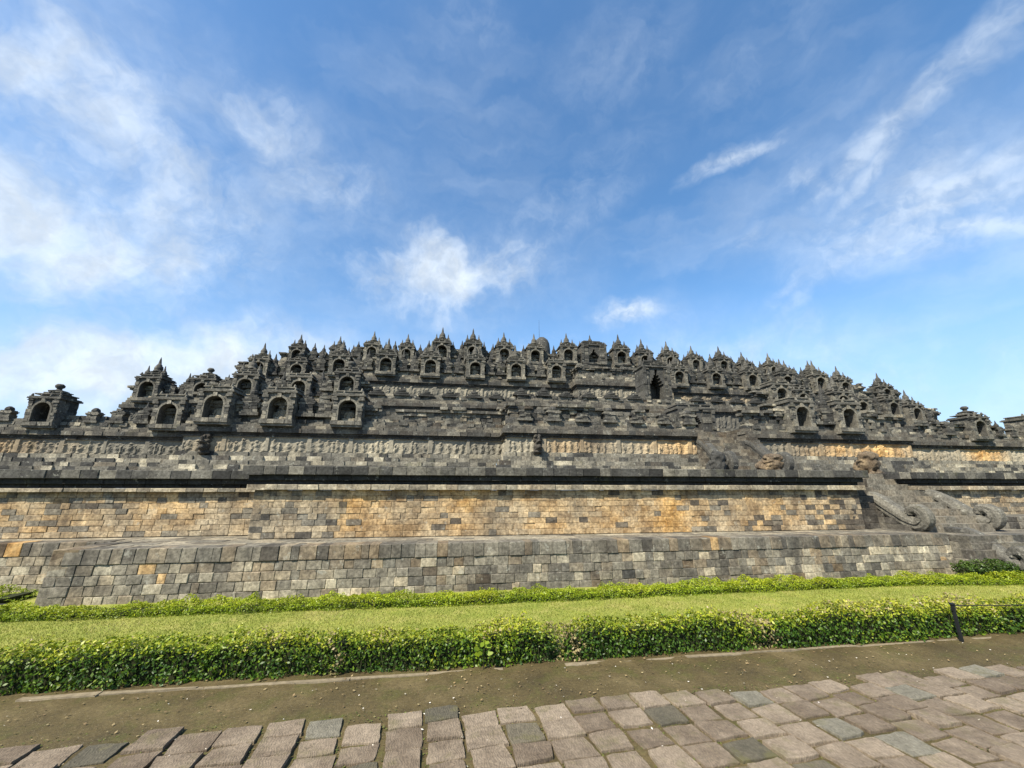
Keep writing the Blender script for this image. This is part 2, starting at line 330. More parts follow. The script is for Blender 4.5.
def relief(mb, poly, off, z0, z1, res, tone, pitch=2.3, fig=.42, amp=.10):
    """carved frieze: pilasters between panels, each panel crowded with standing figures in high relief"""
    P = offset_poly(poly, off); H = z1-z0; nz = max(4, int(H/res))
    for (ax, ay), (bx, by) in zip(P, P[1:]):
        l = math.hypot(bx-ax, by-ay)
        if l < .3: continue
        dx, dy = (bx-ax)/l, (by-ay)/l; nx, ny = dy, -dx; ns = max(3, int(l/res))
        figs = []; s = .1
        while s < l:
            figs.append((s, random.uniform(.55, .95), random.uniform(.6, 1.2), random.uniform(-.25, .25), random.random())); s += fig*random.uniform(.55, 1.3)
        S = np.linspace(0, l, ns+1); Z = np.linspace(0, H, nz+1); SS, ZZ = np.meshgrid(S, Z, indexing='ij')
        hgt = np.zeros_like(SS)
        for c, hh, wd, lean, kind in figs:
            i0, i1 = np.searchsorted(S, c-.5), np.searchsorted(S, c+.5)
            sl = slice(max(0, i0), min(ns+1, i1+1)); a = SS[sl]-c-lean*(ZZ[sl]-H*.4)*.6; z = ZZ[sl]/H
            body = np.exp(-(a/(.125*wd))**2)*((z > .05) & (z < hh*.78))*(.86+.14*np.sin(z*(11+9*kind)+kind*40))
            head = np.exp(-((a/(.075*wd))**2+((ZZ[sl]-H*hh*.87)/.085)**2))
            arm = np.exp(-((a-.12*(1 if kind > .5 else -1))/(.05))**2)*np.exp(-((z-hh*.5-.1*kind)/.14)**2)*.7
            hgt[sl] = np.maximum(hgt[sl], np.maximum(np.maximum(body, head*1.1), arm))
        hgt = hgt*amp + rng.normal(0, amp*.05, hgt.shape)
        pil = ((SS+.3) % pitch) < .26; hgt[pil] = amp*.75
        edge = (ZZ < H*.04) | (ZZ > H*.95); hgt[edge] = amp*.5
        hgt[0, :] = hgt[-1, :] = 0
        vs = np.stack([ax+dx*SS+nx*hgt, ay+dy*SS+ny*hgt, z0+ZZ], -1).reshape(-1, 3)
        o = len(mb.v); mb.v += [tuple(p) for p in vs.tolist()]; w = nz+1
        for i in range(ns):
            x = ax+dx*S[i]; y = ay+dy*S[i]
            for j in range(nz):
                a = o+i*w+j; mb.f.append((a, a+w, a+w+1, a+1))
                t, wm = tone(x, y, z0+Z[j], 0); mb.t.append(t); mb.w.append(wm)

def floor_slab(mb, poly, off, z, back, tone=.3, hole=None):
    P = offset_poly(poly, off); n = len(P)
    # wound clockwise along the front; close at the back
    x0, x1 = P[0][0], P[-1][0]
    for (a, b), (c, d) in zip(P, P[1:]):
        if abs(d-b) > 1e-6 or abs(c-a) < .01: continue
        if hole and a < hole[0] and c > hole[1]:
            for x0_, x1_, y0_ in ((a, hole[0], b), (hole[0], hole[1], hole[2]), (hole[1], c, b)): mb.add([(x0_, y0_, z), (x1_, y0_, z), (x1_, back, z), (x0_, back, z)], [(0, 1, 2, 3)], tone)
        else: mb.add([(a, b, z), (c, d, z), (c, back, z), (a, back, z)], [(0, 1, 2, 3)], tone)

def steps_plan(xl, xr, back):
    """xl: list of (x, y) step starts from the outside to the middle on the left; xr the same from the middle outwards on the right"""
    pts = [(xl[0][0], back), (xl[0][0], xl[0][1])]
    for (x, y), (x2, y2) in zip(xl, xl[1:]): pts += [(x2, y), (x2, y2)]
    last = xl[-1][1]
    for x, y in xr:                     # right: at x the wall steps back to y
        pts += [(x, last), (x, y)] if y != last else []
        last = y
    return pts

temple = empty('temple', (16.9, 12.4, 0))
tag(temple, 'vast stepped dark andesite temple with niche shrines crowding its ruined terraces', 'temple')
TINV = Matrix.Translation((-16.9, -12.4, 0))
def tp(mb, name, mat, parent=None, smooth=False):     # a part of the temple, built in world coordinates
    o = mb.build(name, mat, None, smooth)
    if parent is None: o.parent = temple; o.matrix_parent_inverse = TINV
    else: o.parent = parent; o.matrix_parent_inverse = (parent.matrix_parent_inverse @ Matrix.Identity(4)).inverted() @ TINV if False else Matrix.Identity(4)
    return o

# --- plinth
def tone_plinth(x, y, z, c):
    r = random.random(); big = vnoise(x*.35, z*.8, 1)
    if c == 4: t = .30+.16*random.random()+(.06 if r > .8 else -.12*(r < .2))
    else: t = .47+.34*(big-.5)+.22*(r-.4)+(.22 if random.random() > .74 else 0)-(.16 if random.random() > .88 else 0)
    w = .22*random.random() if random.random() > .5 else .04
    if random.random() > .995: w = .75
    return max(.08, min(.85, t)), w
mb = MB()
PC = [(-.05, .17, 0), (.17, .38, 0), (.38, .58, 0), (.58, .80, 0), (.80, 1.12, .02)]
plinth_poly = [(-30, 12.3), (-8.62, 12.3), (-8.62, 10.75), (15.02, 10.75), (15.05, 13.4)]
masonry(mb, plinth_poly, PC, tone_plinth, (.17, .40), .5, .007, .012, batter=.07)
plinth = tp(mb, 'plinth', M_wall)
mb = MB()
for (xa, xb, ya, yb) in ((-30, -8.9, 12.55, 13.8), (-8.55, 14.9, 11.2, 12.55), (-8.9, -5.3, 12.553, 13.8)):
    y = ya
    while y < yb:
        yy = min(yb, y+.4); x = xa
        while x < xb:
            xx = min(xb, x+random.uniform(.45, .9)); mb.box(x, xx, y, yy, .9, 1.105+random.uniform(-.006, .006), .52+random.uniform(-.14, .16), .08*random.random()); x = xx
        y = yy
plinth_top = tp(mb, 'plinth_paving', M_wall, plinth)

# --- base wall with its cornice
def tone_base(x, y, z, c):
    oc = vnoise(x*.22+3, z*.6, 2); r = random.random()
    w = max(.15, min(1.1, .80+(oc-.5)*1.3+(.40 if -3 < x < 8.5 else 0)))
    if x > 8.2: w *= .55
    if x < -9: w *= .65
    if random.random() > (.93 if -3 < x < 8 else .78): w *= .15; t_ = random.choice([.22, .34, .42, .5, .5]); return t_, w
    t = .66+.22*(r-.5)
    if z > 2.25 or z < 1.3: w *= .75
    if 12.8 < x < 14.1 and random.random() > .5: t = .25; w = .1
    return max(.1, min(.95, t-.10*(random.random() > .82))), w*(.75+.4*random.random())
BASE = [(1.12+.16*i, 1.12+.16*(i+1), 0) for i in range(8)]
base_poly_l = [(-40, 13.45), (-5.0, 13.45)]
base_poly = [(-5.35, 13.9), (-5.35, 12.4), (13.95, 12.4), (13.95, 16.5)]
base_poly_r = [(17.65, 16.5), (17.65, 13.3), (34, 13.3), (34, 15)]
mb = MB(); masonry(mb, base_poly, BASE, tone_base, (.20, .44), .4, .005, .009); base_wall = tp(mb, 'base_wall', M_wall)
mb = MB(); masonry(mb, base_poly_l, [(a-.06*i/8, b-.06*(i+1)/8, o) for i, (a, b, o) in enumerate(BASE)], tone_base, (.20, .44), .4, .005, .009); base_wall_l = tp(mb, 'base_wall', M_wall)
mb = MB(); masonry(mb, base_poly_r, BASE, tone_base, (.20, .44), .4, .005, .009); base_wall_r = tp(mb, 'base_wall', M_wall)
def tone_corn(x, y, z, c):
    t = [.62, .10, .07, .30, .30][c]; r = random.random()  # recessed middle courses toned dark: shade under the top slab, painted in
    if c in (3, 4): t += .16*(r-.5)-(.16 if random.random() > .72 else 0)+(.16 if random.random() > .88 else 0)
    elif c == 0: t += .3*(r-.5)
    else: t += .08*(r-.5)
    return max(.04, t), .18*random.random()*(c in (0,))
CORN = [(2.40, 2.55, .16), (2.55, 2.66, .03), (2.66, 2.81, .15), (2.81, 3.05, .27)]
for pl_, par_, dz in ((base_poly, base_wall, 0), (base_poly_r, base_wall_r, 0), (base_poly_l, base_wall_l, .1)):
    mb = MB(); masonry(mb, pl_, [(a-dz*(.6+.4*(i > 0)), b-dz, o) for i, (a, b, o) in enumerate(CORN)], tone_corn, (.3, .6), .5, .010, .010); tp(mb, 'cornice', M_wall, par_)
mb = MB(); floor_slab(mb, base_poly_r, .2, 3.03, 30, .35); tp(mb, 'terrace_floor', M_wall, base_wall_r)
mb = MB(); floor_slab(mb, base_poly_l, .2, 2.93, 30, .35); tp(mb, 'terrace_floor', M_wall, base_wall_l)
mb = MB(); floor_slab(mb, base_poly[:-1], .2, 3.03, 30, .35)
mb.add([(13.9, 14.6, 3.026), (17.7, 14.6, 3.026), (17.7, 30, 3.026), (13.9, 30, 3.026)], [(0, 1, 2, 3)], .35)
tp(mb, 'terrace_floor', M_wall, base_wall)

# --- upper terraces
XC = 16.9
PL = {
 1: steps_plan([(-46, 28), (-14.9, 25), (3.2, 23)], [(30.7, 25), (48, 28), (60, 28.01)], 48),
 2: steps_plan([(-26.2, 36), (-19, 34), (-10, 32), (5, 30.5)], [(29, 32), (38, 34), (45, 36), (53, 36.01)], 55),
 3: steps_plan([(-21.4, 41.5), (-13.5, 39.2), (-8.5, 38.2), (12, 36.6)], [(22, 38.2), (42, 39.6), (48.5, 41.5), (56, 41.51)], 60),
 4: steps_plan([(-21, 49.5), (-12, 47.3), (-3.6, 46), (12.5, 45)], [(21, 46), (37, 47.3), (46, 49.5), (55, 49.51)], 68)}
def clean(p):
    o = [p[0]]
    for q in p[1:]:
        if math.hypot(q[0]-o[-1][0], q[1]-o[-1][1]) > .02: o.append(q)
    # the closing run goes back on the right
    return o
def plan(k):
    p = clean(PL[k]); bk = p[0][1]
    # after the last right-hand step return to the back
    x = p[-1][0]; p[-1] = (x, p[-2][1]); p.append((x, bk)); return p
PLAN = {k: plan(k) for k in PL}
def front_y(k, x):
    best = 99
    for (a, b), (c, d) in zip(PLAN[k], PLAN[k][1:]):
        if abs(b-d) < .02 and min(a, c)-.01 <= x <= max(a, c)+.01: best = min(best, b)
    return best

def tier_courses(zf, zr0, zr1, zb):
    lo = []; n = max(3, int(round((zr0-zf)/.26))); h = (zr0-zf)/n
    for i in range(n): lo.append((zf+h*i, zf+h*(i+1), .95*(1-(i+.5)/n)**1.0+.10 if zf < 4 else .55*(1-(i+.5)/n)+.08))
    c0 = zr1; H = zb-zr1
    co = [(c0, c0+.15*H, .10), (c0+.15*H, c0+.29*H, .17), (c0+.29*H, c0+.58*H, .30), (c0+.58*H, c0+.80*H, .18), (c0+.80*H, zb, .05)]
    ba = [(zb, zb+.2, .02), (zb+.2, zb+.38, -.08), (zb+.38, zb+.64, -.16), (zb+.64, zb+.88, -.16), (zb+.88, zb+1.04, -.02), (zb+1.04, zb+1.22, .08), (zb+1.22, zb+1.36, -.04), (zb+1.36, zb+1.55, -.12), (zb+1.55, zb+1.68, -.03)]
    return lo, co, ba
ZB = {1: 6.2, 2: 9.45, 3: 13.1, 4: 17.3}
TZ = {1: (3.0, 4.5, 5.35), 2: (6.2, 7.4, 8.5), 3: (9.45, 11.2, 12.05), 4: (13.1, 15.2, 16.2)}
def ruined(k, x):
    if k == 1: return x < -19.5 or x > 41.5 or 3.8 < x < 20.3 or -4.5 < x < 3.0 or 28.5 < x < 37.5
    if k == 2: return -6.5 < x < 26
    return False
def mk_tone(k, lo, hi):
    def f(x, y, z, c):
        r = random.random(); t = lo+(hi-lo)*(.55*vnoise(x*.25, z*.9, 10+k)+.45*r)
        if random.random() > .86: t += .30
        if random.random() > .78: t *= .4
        w = .10 if random.random() > .88 else 0
        return max(.02, min(.9, t)), w*random.random()
    return f
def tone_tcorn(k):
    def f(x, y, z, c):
        t = [.20, .12, .25, .33, .38][c]+.16*(random.random()-.5)  # lowest courses darkened to paint in the shade beneath the overhang
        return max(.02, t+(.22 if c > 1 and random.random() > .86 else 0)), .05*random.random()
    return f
def tone_rel(k):
    def f(x, y, z, c):
        b = vnoise(x*.5, 3.3, 20+k); t = {1: .58, 2: .36, 3: .52, 4: .40}[k]+.36*(b-.5)+.03*(random.random()-.5)
        w = 0
        if k == 1: w = max(0, min(.85, (vnoise(x*.3, 7.7, 31)-.42)*1.5+(.16 if x > 3 else -.18)+(.30 if 18 < x < 30 else 0)))
        if k == 3: w = .22*(x > 20)
        return t, w
    return f
tiers = {}
for k in (1, 2, 3, 4):
    zf, zr0, zr1 = TZ[k]; zb = ZB[k]; lo, co, ba = tier_courses(zf, zr0, zr1, zb)
    pl = PLAN[k]; bl = (.35, .8)
    gap = (lambda x, y, z, c: 15.3 < x < 18.5) if k == 1 else None
    mb = MB(); masonry(mb, pl, lo, mk_tone(k, .20 if k > 1 else .30, .62 if k > 1 else .70), bl, .6, .03, skip=gap)
    masonry(mb, pl, [(zr0, zr1, -.14)], mk_tone(k, .2, .4), (.6, 1.2), .5, .005, skip=gap)
    tw = tp(mb, 'terrace_wall', M_tier); tiers[k] = tw
    mb = MB(); relief(mb, pl, .02, zr0, zr1, {1: .055, 2: .11, 3: .11, 4: .13}[k], tone_rel(k), amp=.13 if k == 1 else .15)
    if k == 1:   # leave the stair opening free
        keep = [i for i, f in enumerate(mb.f) if not (15.3 < mb.v[f[0]][0] < 18.5 and mb.v[f[0]][1] < 24)]
        mb.f = [mb.f[i] for i in keep]; mb.t = [mb.t[i] for i in keep]; mb.w = [mb.w[i] for i in keep]
    tp(mb, 'relief_frieze', M_frieze, tw)
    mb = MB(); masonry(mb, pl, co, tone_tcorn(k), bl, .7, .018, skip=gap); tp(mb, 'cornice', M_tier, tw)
    mb = MB()
    def sk(x, y, z, c, k=k):
        if k == 1 and 15.3 < x < 18.5: return True
        if ruined(k, x):
            lim = (2.2 if k == 1 else .6)+2.6*(vnoise(x*.6, 1.1, 40+k)-.35)
            if k == 1: return c > (max(1, lim*.8) if (x < -19.5 or x > 41.5) else max(2, lim*1.7))
            return c > max(0, lim)
        return (c >= 5 and vnoise(x*.8, 2.2, 50+k) > .9-.07*c+.4*(c == 5)) or random.random() > (.95 if c > 3 else 1.1)
    masonry(mb, pl, ba, mk_tone(k, .18, .62), (.25, .6), .5, .05, skip=sk)
    tp(mb, 'balustrade', M_tier, tw)
    mb = MB(); floor_slab(mb, pl, -.1, zb-.02, {1: 40, 2: 46, 3: 54, 4: 75}[k], .3, (15.3, 18.5, 25.1) if k == 1 else None); tp(mb, 'terrace_floor', M_tier, tw)

# ------------------------------------------------------------------ niche shrines
def arch_pts(w, h, n=10, corbel=False):
    if corbel:
        r = []; 
        for i in range(5): r += [(w/2*(1-.2*i), h*(.55+.09*i)), (w/2*(1-.2*(i+1)), h*(.55+.09*i))] if i < 4 else []
        right = [(w/2, 0)]+r+[(w*.1, h)]
        return right+[(-x, z) for x, z in reversed(right)]
    sp = h-w/2
    return [(w/2, 0)]+[(w/2*math.cos(math.pi*i/n), sp+w/2*math.sin(math.pi*i/n)) for i in range(n+1)]+[(-w/2, 0)]
def niche_body(W, D, H, ow, oh, oz, tone, depth=1.2, corbel=False):
    mb = MB(); A = arch_pts(ow, oh, corbel=corbel); A = [(x, z+oz) for x, z in A]; n = len(A); y0 = -D/2
    # outline points on the outer rectangle, one for each arch point
    B = []
    for i, (x, z) in enumerate(A):
        if i == 0: B.append((W/2, 0))
        elif i == n-1: B.append((-W/2, 0))
        else:
            cx, cz = 0, oz+oh*.45; dx, dz = x-cx, z-cz; k = min((W/2)/abs(dx) if abs(dx) > 1e-6 else 1e9, (H-cz)/dz if dz > 1e-6 else 1e9)
            B.append((cx+dx*k, max(0, cz+dz*k)))
    V = [(x, y0, z) for x, z in A]+[(x, y0, z) for x, z in B]; F = []
    for i in range(n-1): F.append((i, i+1, n+i+1, n+i))
    mb.add(V, F, tone)
    ci = max(range(n), key=lambda i: B[i][0]+B[i][1]); cj = max(range(n), key=lambda i: -B[i][0]+B[i][1])
    mb.add([(B[ci][0], y0, B[ci][1]), (W/2, y0, H), (B[ci+1][0], y0, B[ci+1][1])], [(0, 2, 1)], tone)
    mb.add([(B[ci-1][0], y0, B[ci-1][1]), (W/2, y0, H), (B[ci][0], y0, B[ci][1])], [(0, 2, 1)], tone)
    mb.add([(B[cj][0], y0, B[cj][1]), (-W/2, y0, H), (B[cj-1][0], y0, B[cj-1][1])], [(0, 1, 2)], tone)
    mb.add([(B[cj+1][0], y0, B[cj+1][1]), (-W/2, y0, H), (B[cj][0], y0, B[cj][1])], [(0, 1, 2)], tone)
    # sill under the opening, jambs, vault and back of the recess
    mb.box(-W/2-.06, W/2+.06, y0-.07, D/2, -.25, oz-.003, tone+.06)
    yb = y0+depth
    mb.add([(x, y0, z) for x, z in A]+[(x, yb, z) for x, z in A], [(i, n+i, n+i+1, i+1) for i in range(n-1)], tone*.9)
    mb.add([(x, yb, z) for x, z in A], [tuple(range(n))], tone*.9)
    # outer shell
    mb.add([(-W/2, y0, 0), (-W/2, D/2, 0), (-W/2, D/2, H), (-W/2, y0, H), (W/2, y0, 0), (W/2, D/2, 0), (W/2, D/2, H), (W/2, y0, H)],
           [(0, 3, 2, 1), (4, 5, 6, 7), (1, 2, 6, 5), (3, 7, 6, 2)], tone)
    for s in (-1, 1):         # piers of separate weathered stones, with capitals
        zz = oz; xi = ow/2+.10
        while zz < H-.30:
            h = random.uniform(.16, .26); w = W/2+random.uniform(-.03, .05)
            a, b = sorted((s*xi, s*w)); mb.box(a, b, y0-random.uniform(.05, .12), y0+.06, zz+.002, zz+h-.006, tone+random.uniform(-.12, .22), 0, .014); zz += h
        a, b = sorted((s*(xi-.02), s*(W/2+.10))); mb.box(a, b, y0-.16, y0+.06, zz+.003, H-.13, tone+random.uniform(-.08, .15), 0, .02)
        a, b = sorted((s*(xi+.05), s*(W/2+.06))); mb.box(a, b, y0-.12, y0+.06, H-.128, H-.01, tone+random.uniform(-.08, .1), 0, .02)
        yy = y0+.07
        while yy < D/2-.1:
            q = yy+random.uniform(.25, .4); zz = oz
            while zz < H-.1:
                h = random.uniform(.18, .3); a, b = sorted((s*(W/2-.05), s*(W/2+random.uniform(.015, .06)))); mb.box(a, b, yy, min(q, D/2)-.005, zz+.003, min(H-.003, zz+h), tone+random.uniform(-.12, .15), 0, .008); zz += h
            yy = q
    xx = -W/2-.05
    while xx < W/2:           # sill stones
        q = min(W/2+.06, xx+random.uniform(.35, .6)); mb.box(xx, q-.005, y0-.13-random.uniform(0, .05), y0+.05, -.12, oz-.012+random.uniform(-.012, .008), tone+random.uniform(-.08, .28), 0, .012); xx = q
    return mb
def arch_frame(ow, oh, oz, D, tone, t=.12):
    mb = MB(); A = arch_pts(ow, oh); Bo = arch_pts(ow+2*t, oh+t); n = len(A); y0 = -D/2
    V = []
    for (x, z), (x2, z2) in zip(A, Bo): V += [(x, y0+.02, z+oz), (x, y0-.09, z+oz), (x2, y0-.09, z2+oz), (x2, y0+.02, z2+oz)]
    F = []
    for i in range(n-1):
        a, b = i*4, i*4+4; F += [(a, b, b+1, a+1), (a+1, b+1, b+2, a+2), (a+2, b+2, b+3, a+3)]
    mb.add(V, F, tone)
    mb.box(-.12, .12, y0-.14, y0+.02, oz+oh-.02, oz+oh+.24, tone+.05, 0, .03)   # weathered keystone
    return mb
def roof(W, D, z, tone, kind):
    mb = MB(); zz = z; tiers_ = [(W+.30, .10), (W+.16, .08), (W-.22, .15), (W-.10, .07), (W-.65, .15), (W-.52, .06), (W-1.02, .13), (W-.95, .05)]
    if kind == 1: tiers_ = tiers_[:6]
    if kind == 2: tiers_ = tiers_[:4]
    for i, (w, h) in enumerate(tiers_):
        w = max(.3, w); d = max(.3, w-(W-D)); n = 3 if i < 5 else 2
        for q in range(n):
            if kind and random.random() > .9 and i > 1: continue
            a, b = -w/2+w*q/n, -w/2+w*(q+1)/n
            mb.box(a, b, -d/2, d/2, zz+.001*q, zz+h+.002*q, tone+random.uniform(-.08, .10), 0, .012)
        if h < .1 and i in (1, 3):      # little antefixes along the edge
            for x in np.linspace(-w/2+.1, w/2-.1, 4 if i == 1 else 3):
                if random.random() > .25: mb.lathe([(.085, zz+h), (.075, zz+h+.09), (.02, zz+h+.16+random.random()*.05)], 5, x, -d/2+.09, tone+.03)
        zz += h
    return mb, zz
def spire(mb, x, y, z, s, tone, n=8):
    mb.lathe([(.26*s, z-.03), (.26*s, z+.07*s), (.20*s, z+.08*s), (.235*s, z+.16*s), (.215*s, z+.32*s), (.14*s, z+.40*s), (.15*s, z+.44*s), (.10*s, z+.47*s), (.075*s, z+.62*s), (.045*s, z+.82*s), (.012*s, z+.95*s)], n, x, y, tone, 0, .3)
def shrine_meshes(var):
    random.seed(100+var)
    W, D, H, ow, oh, oz = 1.75, 1.45, 1.75, 1.04, 1.34, .15
    t = .30+.05*(var % 3)
    out = {'body': niche_body(W, D, H, ow, oh, oz, t).mesh('niche_shrine', M_tier), 'arch_frame': arch_frame(ow, oh, oz, D, t+.10, .12).mesh('arch_frame', M_tier)}
    kind = [0, 0, 0, 1, 0, 2, 0][var]
    r, zt = roof(W, D, H, t, kind); out['roof'] = r.mesh('roof', M_tier); sp = []
    if kind == 0:
        for x, y, z, s in ((0, 0, zt-.02, 1.35), (-.62, -.18, H+.40, .86), (.62, -.18, H+.40, .86), (-.3, .25, H+.6, .7)):
            if s < 1 and random.random() > .8: continue
            m = MB(); spire(m, x, y, z, s*random.uniform(.93, 1.08), t-.04); sp.append(m.mesh('spire', M_tier, True))
    elif kind == 1:
        m = MB(); m.lathe([(.5, zt), (.55, zt+.07), (.3, zt+.14), (.16, zt+.18), (.14, zt+.28), (.25, zt+.36), (.27, zt+.48), (.17, zt+.6)], 9, 0, 0, t-.03); sp.append(m.mesh('finial_knob', M_tier, True))
    out['spires'] = sp
    return out
SH = [shrine_meshes(v) for v in range(7)]
random.seed(11)
def place_shrine(k, x, var, s=1., dz=0., name='niche_shrine'):
    y = front_y(k, x)+.22*s; z = ZB[k]+dz
    S = SH[var]
    o = link(name, S['body'], temple, (x-16.9, y-12.4, z), random.uniform(-.03, .03)); o.scale = (s, s, s*random.uniform(.97, 1.03))
    link('arch_frame', S['arch_frame'], o); link('roof', S['roof'], o)
    for m in S['spires']: link('spire' if 'spire' in m.name else 'finial_knob', m, o)
    return Vector((x, y, z+.15*s)), s
NICHE = {1: [(-40, 3), (-34.5, 0), (-29.5, 4), (-24.4, 3), (-17.6, 5), (-13.4, 5), (-10.0, 5), (-6.2, 5), (22.4, 5), (25.9, 5), (39.6, 3), (44.8, 5), (51, 0)],
         2: [(-24.6, 0), (-20.6, 3), (-16.4, 1), (-12.4, 5), (-8.2, 3), (28.2, 5), (31.8, 3), (36, 1), (40.4, 5), (44, 3), (49.4, 1)],
         3: [(-19.2, 2), (-15.6, 3), (-11.0, 4), (-6.5, 0), (-2.3, 1), (2.0, 4), (6.1, 2), (10.2, 5), (23.6, 1), (27.9, 6), (32.2, 4), (36.5, 0), (40.7, 2), (45.4, 1), (53.4, 6)],
         4: [(-18.9, 0), (-14.3, 1), (-9.8, 2), (-5.8, 4), (-1.6, 6), (2.1, 0), (5.9, 1), (9.7, 2), (13.6, 4), (20.4, 6), (24, 0), (27.5, 1), (31.0, 4), (35.0, 0), (39.4, 6), (43.5, 2), (48, 1), (52, 4)]}
spots = []
for k in NICHE:
    for x, var in NICHE[k]:
        s = 1.12 if (k == 4 and -4 < x < 30) else 1.0
        if k == 1: s = .88 if (x < -20 or x > 35) else .95
        p, s = place_shrine(k, x, var, s); spots.append((k, x, p, s))

# finials standing on the balustrades between the shrines
fin = []
for v in range(6):
    random.seed(300+v); m = MB(); zz = 0
    for w, h in ((.50, .2), (.40, .18), (.36, .2), (.36, .18), (.44, .10), (.50, .12), (.38, .12)):
        if v == 4 and zz > .8: break
        c = random.uniform(-.12, .12); t = .24
        for a, b in ((-w, c), (c, w)): m.box(a, b-.004, -.34*(w+.4)-random.uniform(0, .06), .3, zz+.002, zz+h-.004, t+random.uniform(-.14, .24), 0, .016)
        zz += h
    if v in (0, 1, 3): m.box(-.26, .26, -.26, .26, zz, zz+.14, .22, 0, .02); spire(m, 0, 0, zz+.13, (1.15, .95, 0, .85)[v], .18)
    elif v == 2: m.lathe([(.26, zz), (.31, zz+.1), (.25, zz+.3), (.1, zz+.42)], 7, 0, 0, .2)
    elif v == 5: m.box(-.2, .16, -.2, .2, zz, zz+.2, .3, 0, .05)
    fin.append(m.mesh('finial', M_tier))
random.seed(21)
nf = 0
for k in (1, 2, 3, 4):
    xs = sorted(x for x, _ in NICHE[k])
    for a, b in zip(xs, xs[1:]):
        if b-a > 6.5 or nf >= 82 or (k == 1 and (b < -17 or a > 39)): continue
        for x in ([(a+b)/2] if b-a < 3.5 else [(a+b)/2-.55, (a+b)/2+.55]):
            if k == 4 and abs(x-16.9) < 2: continue
            nf += 1
            link('finial', random.choice(fin[:2]+fin[3:4] if k > 2 else fin), temple, (x-16.9, front_y(k, x)+.12-12.4, ZB[k]+.38), random.uniform(-.1, .1))
for k_, x, v_, sc in ((1, -26.6, 2, .6), (1, -22.0, 2, .62), (1, -20.6, 5, .7), (1, -28.4, 5, .6), (1, -19.2, 3, .7), (1, 37.2, 5, .8), (1, 42.0, 3, .62), (1, 43.3, 2, .6), (1, 46.6, 5, .7), (2, 51.4, 3, .8)):
    link('finial', fin[v_], temple, (x-16.9, front_y(k_, x)+.1-12.4, ZB[k_]+.2)).scale = (sc*1.2, sc*1.2, sc)
for x in np.arange(4.2, 15, 1.75):
    link('finial', fin[4 if hsh(int(x*10), 5) > .4 else 2], temple, (x-16.9, front_y(1, x)+.1-12.4, ZB[1]+.15)).scale = (.9, .9, .62)
# triangular antefix stones along the ruined middle of the second terrace, lumps on the first
m = MB(); m.box(-.62, .62, -.3, .3, 0, .14, .16, 0, .02); m.box(-.5, .5, -.28, .28, .14, .30, .2, 0, .03); m.box(-.3, .3, -.25, .25, .30, .48, .24, 0, .03); m.box(-.13, .13, -.2, .2, .48, .62, .22, 0, .03)
ant = m.mesh('antefix', M_tier)
x = -6.
while x < 27.5:
    if not 15.2 < x < 19.2: link('antefix', ant, temple, (x-16.9, front_y(2, x)+.1-12.4, ZB[2]+.2), random.uniform(-.08, .08)).scale = (1, 1, random.uniform(.7, 1.15))
    x += random.uniform(1.75, 2.0)

# ------------------------------------------------------------------ gateways, stairs
def gateway(x, y, z, W, D, H, ow, oh, tone, crown=True, slope=False):
    o = tp(MB(), 'gateway', M_tier) if False else None
    b = niche_body(W, D, H, ow, oh, .05, tone, depth=D*.96, corbel=True)
    for i in range(6):
        zz = H*i/6
        for s in (-1, 1): b.box(s*W/2-.14, s*W/2+.14, -D/2-.12-.05*(i % 2), D/2, zz+.002, zz+H/6-.01, tone+random.uniform(-.07, .1), 0, .02)
    o = link('gateway', b.mesh('gateway', M_tier), temple, (x-16.9, y-12.4, z))
    r, zt = roof(W+.2, D, H, tone, 0 if crown else 2); link('roof', r.mesh('roof', M_tier), o)
    if crown:
        for px, s in ((0, 1.15), (-.75, .8), (.75, .8), (-1.2, .7), (1.2, .7)):
            m = MB(); spire(m, px*W/2.6, 0, zt if px == 0 else H+.32, s, tone-.04); link('spire', m.mesh('spire', M_tier, True), o)
    return o
gateway(17.2, 31.7, 9.6, 2.2, 1.5, 3.05, 1.25, 2.85, .26, True)
gateway(16.8, 45.6, 17.3, 2.9, 2.4, 2.3, 1.25, 1.75, .26, True)
gateway(16.9, 26.3, 6.18, 2.5, 1.5, 1.7, .75, 1.45, .26, False)

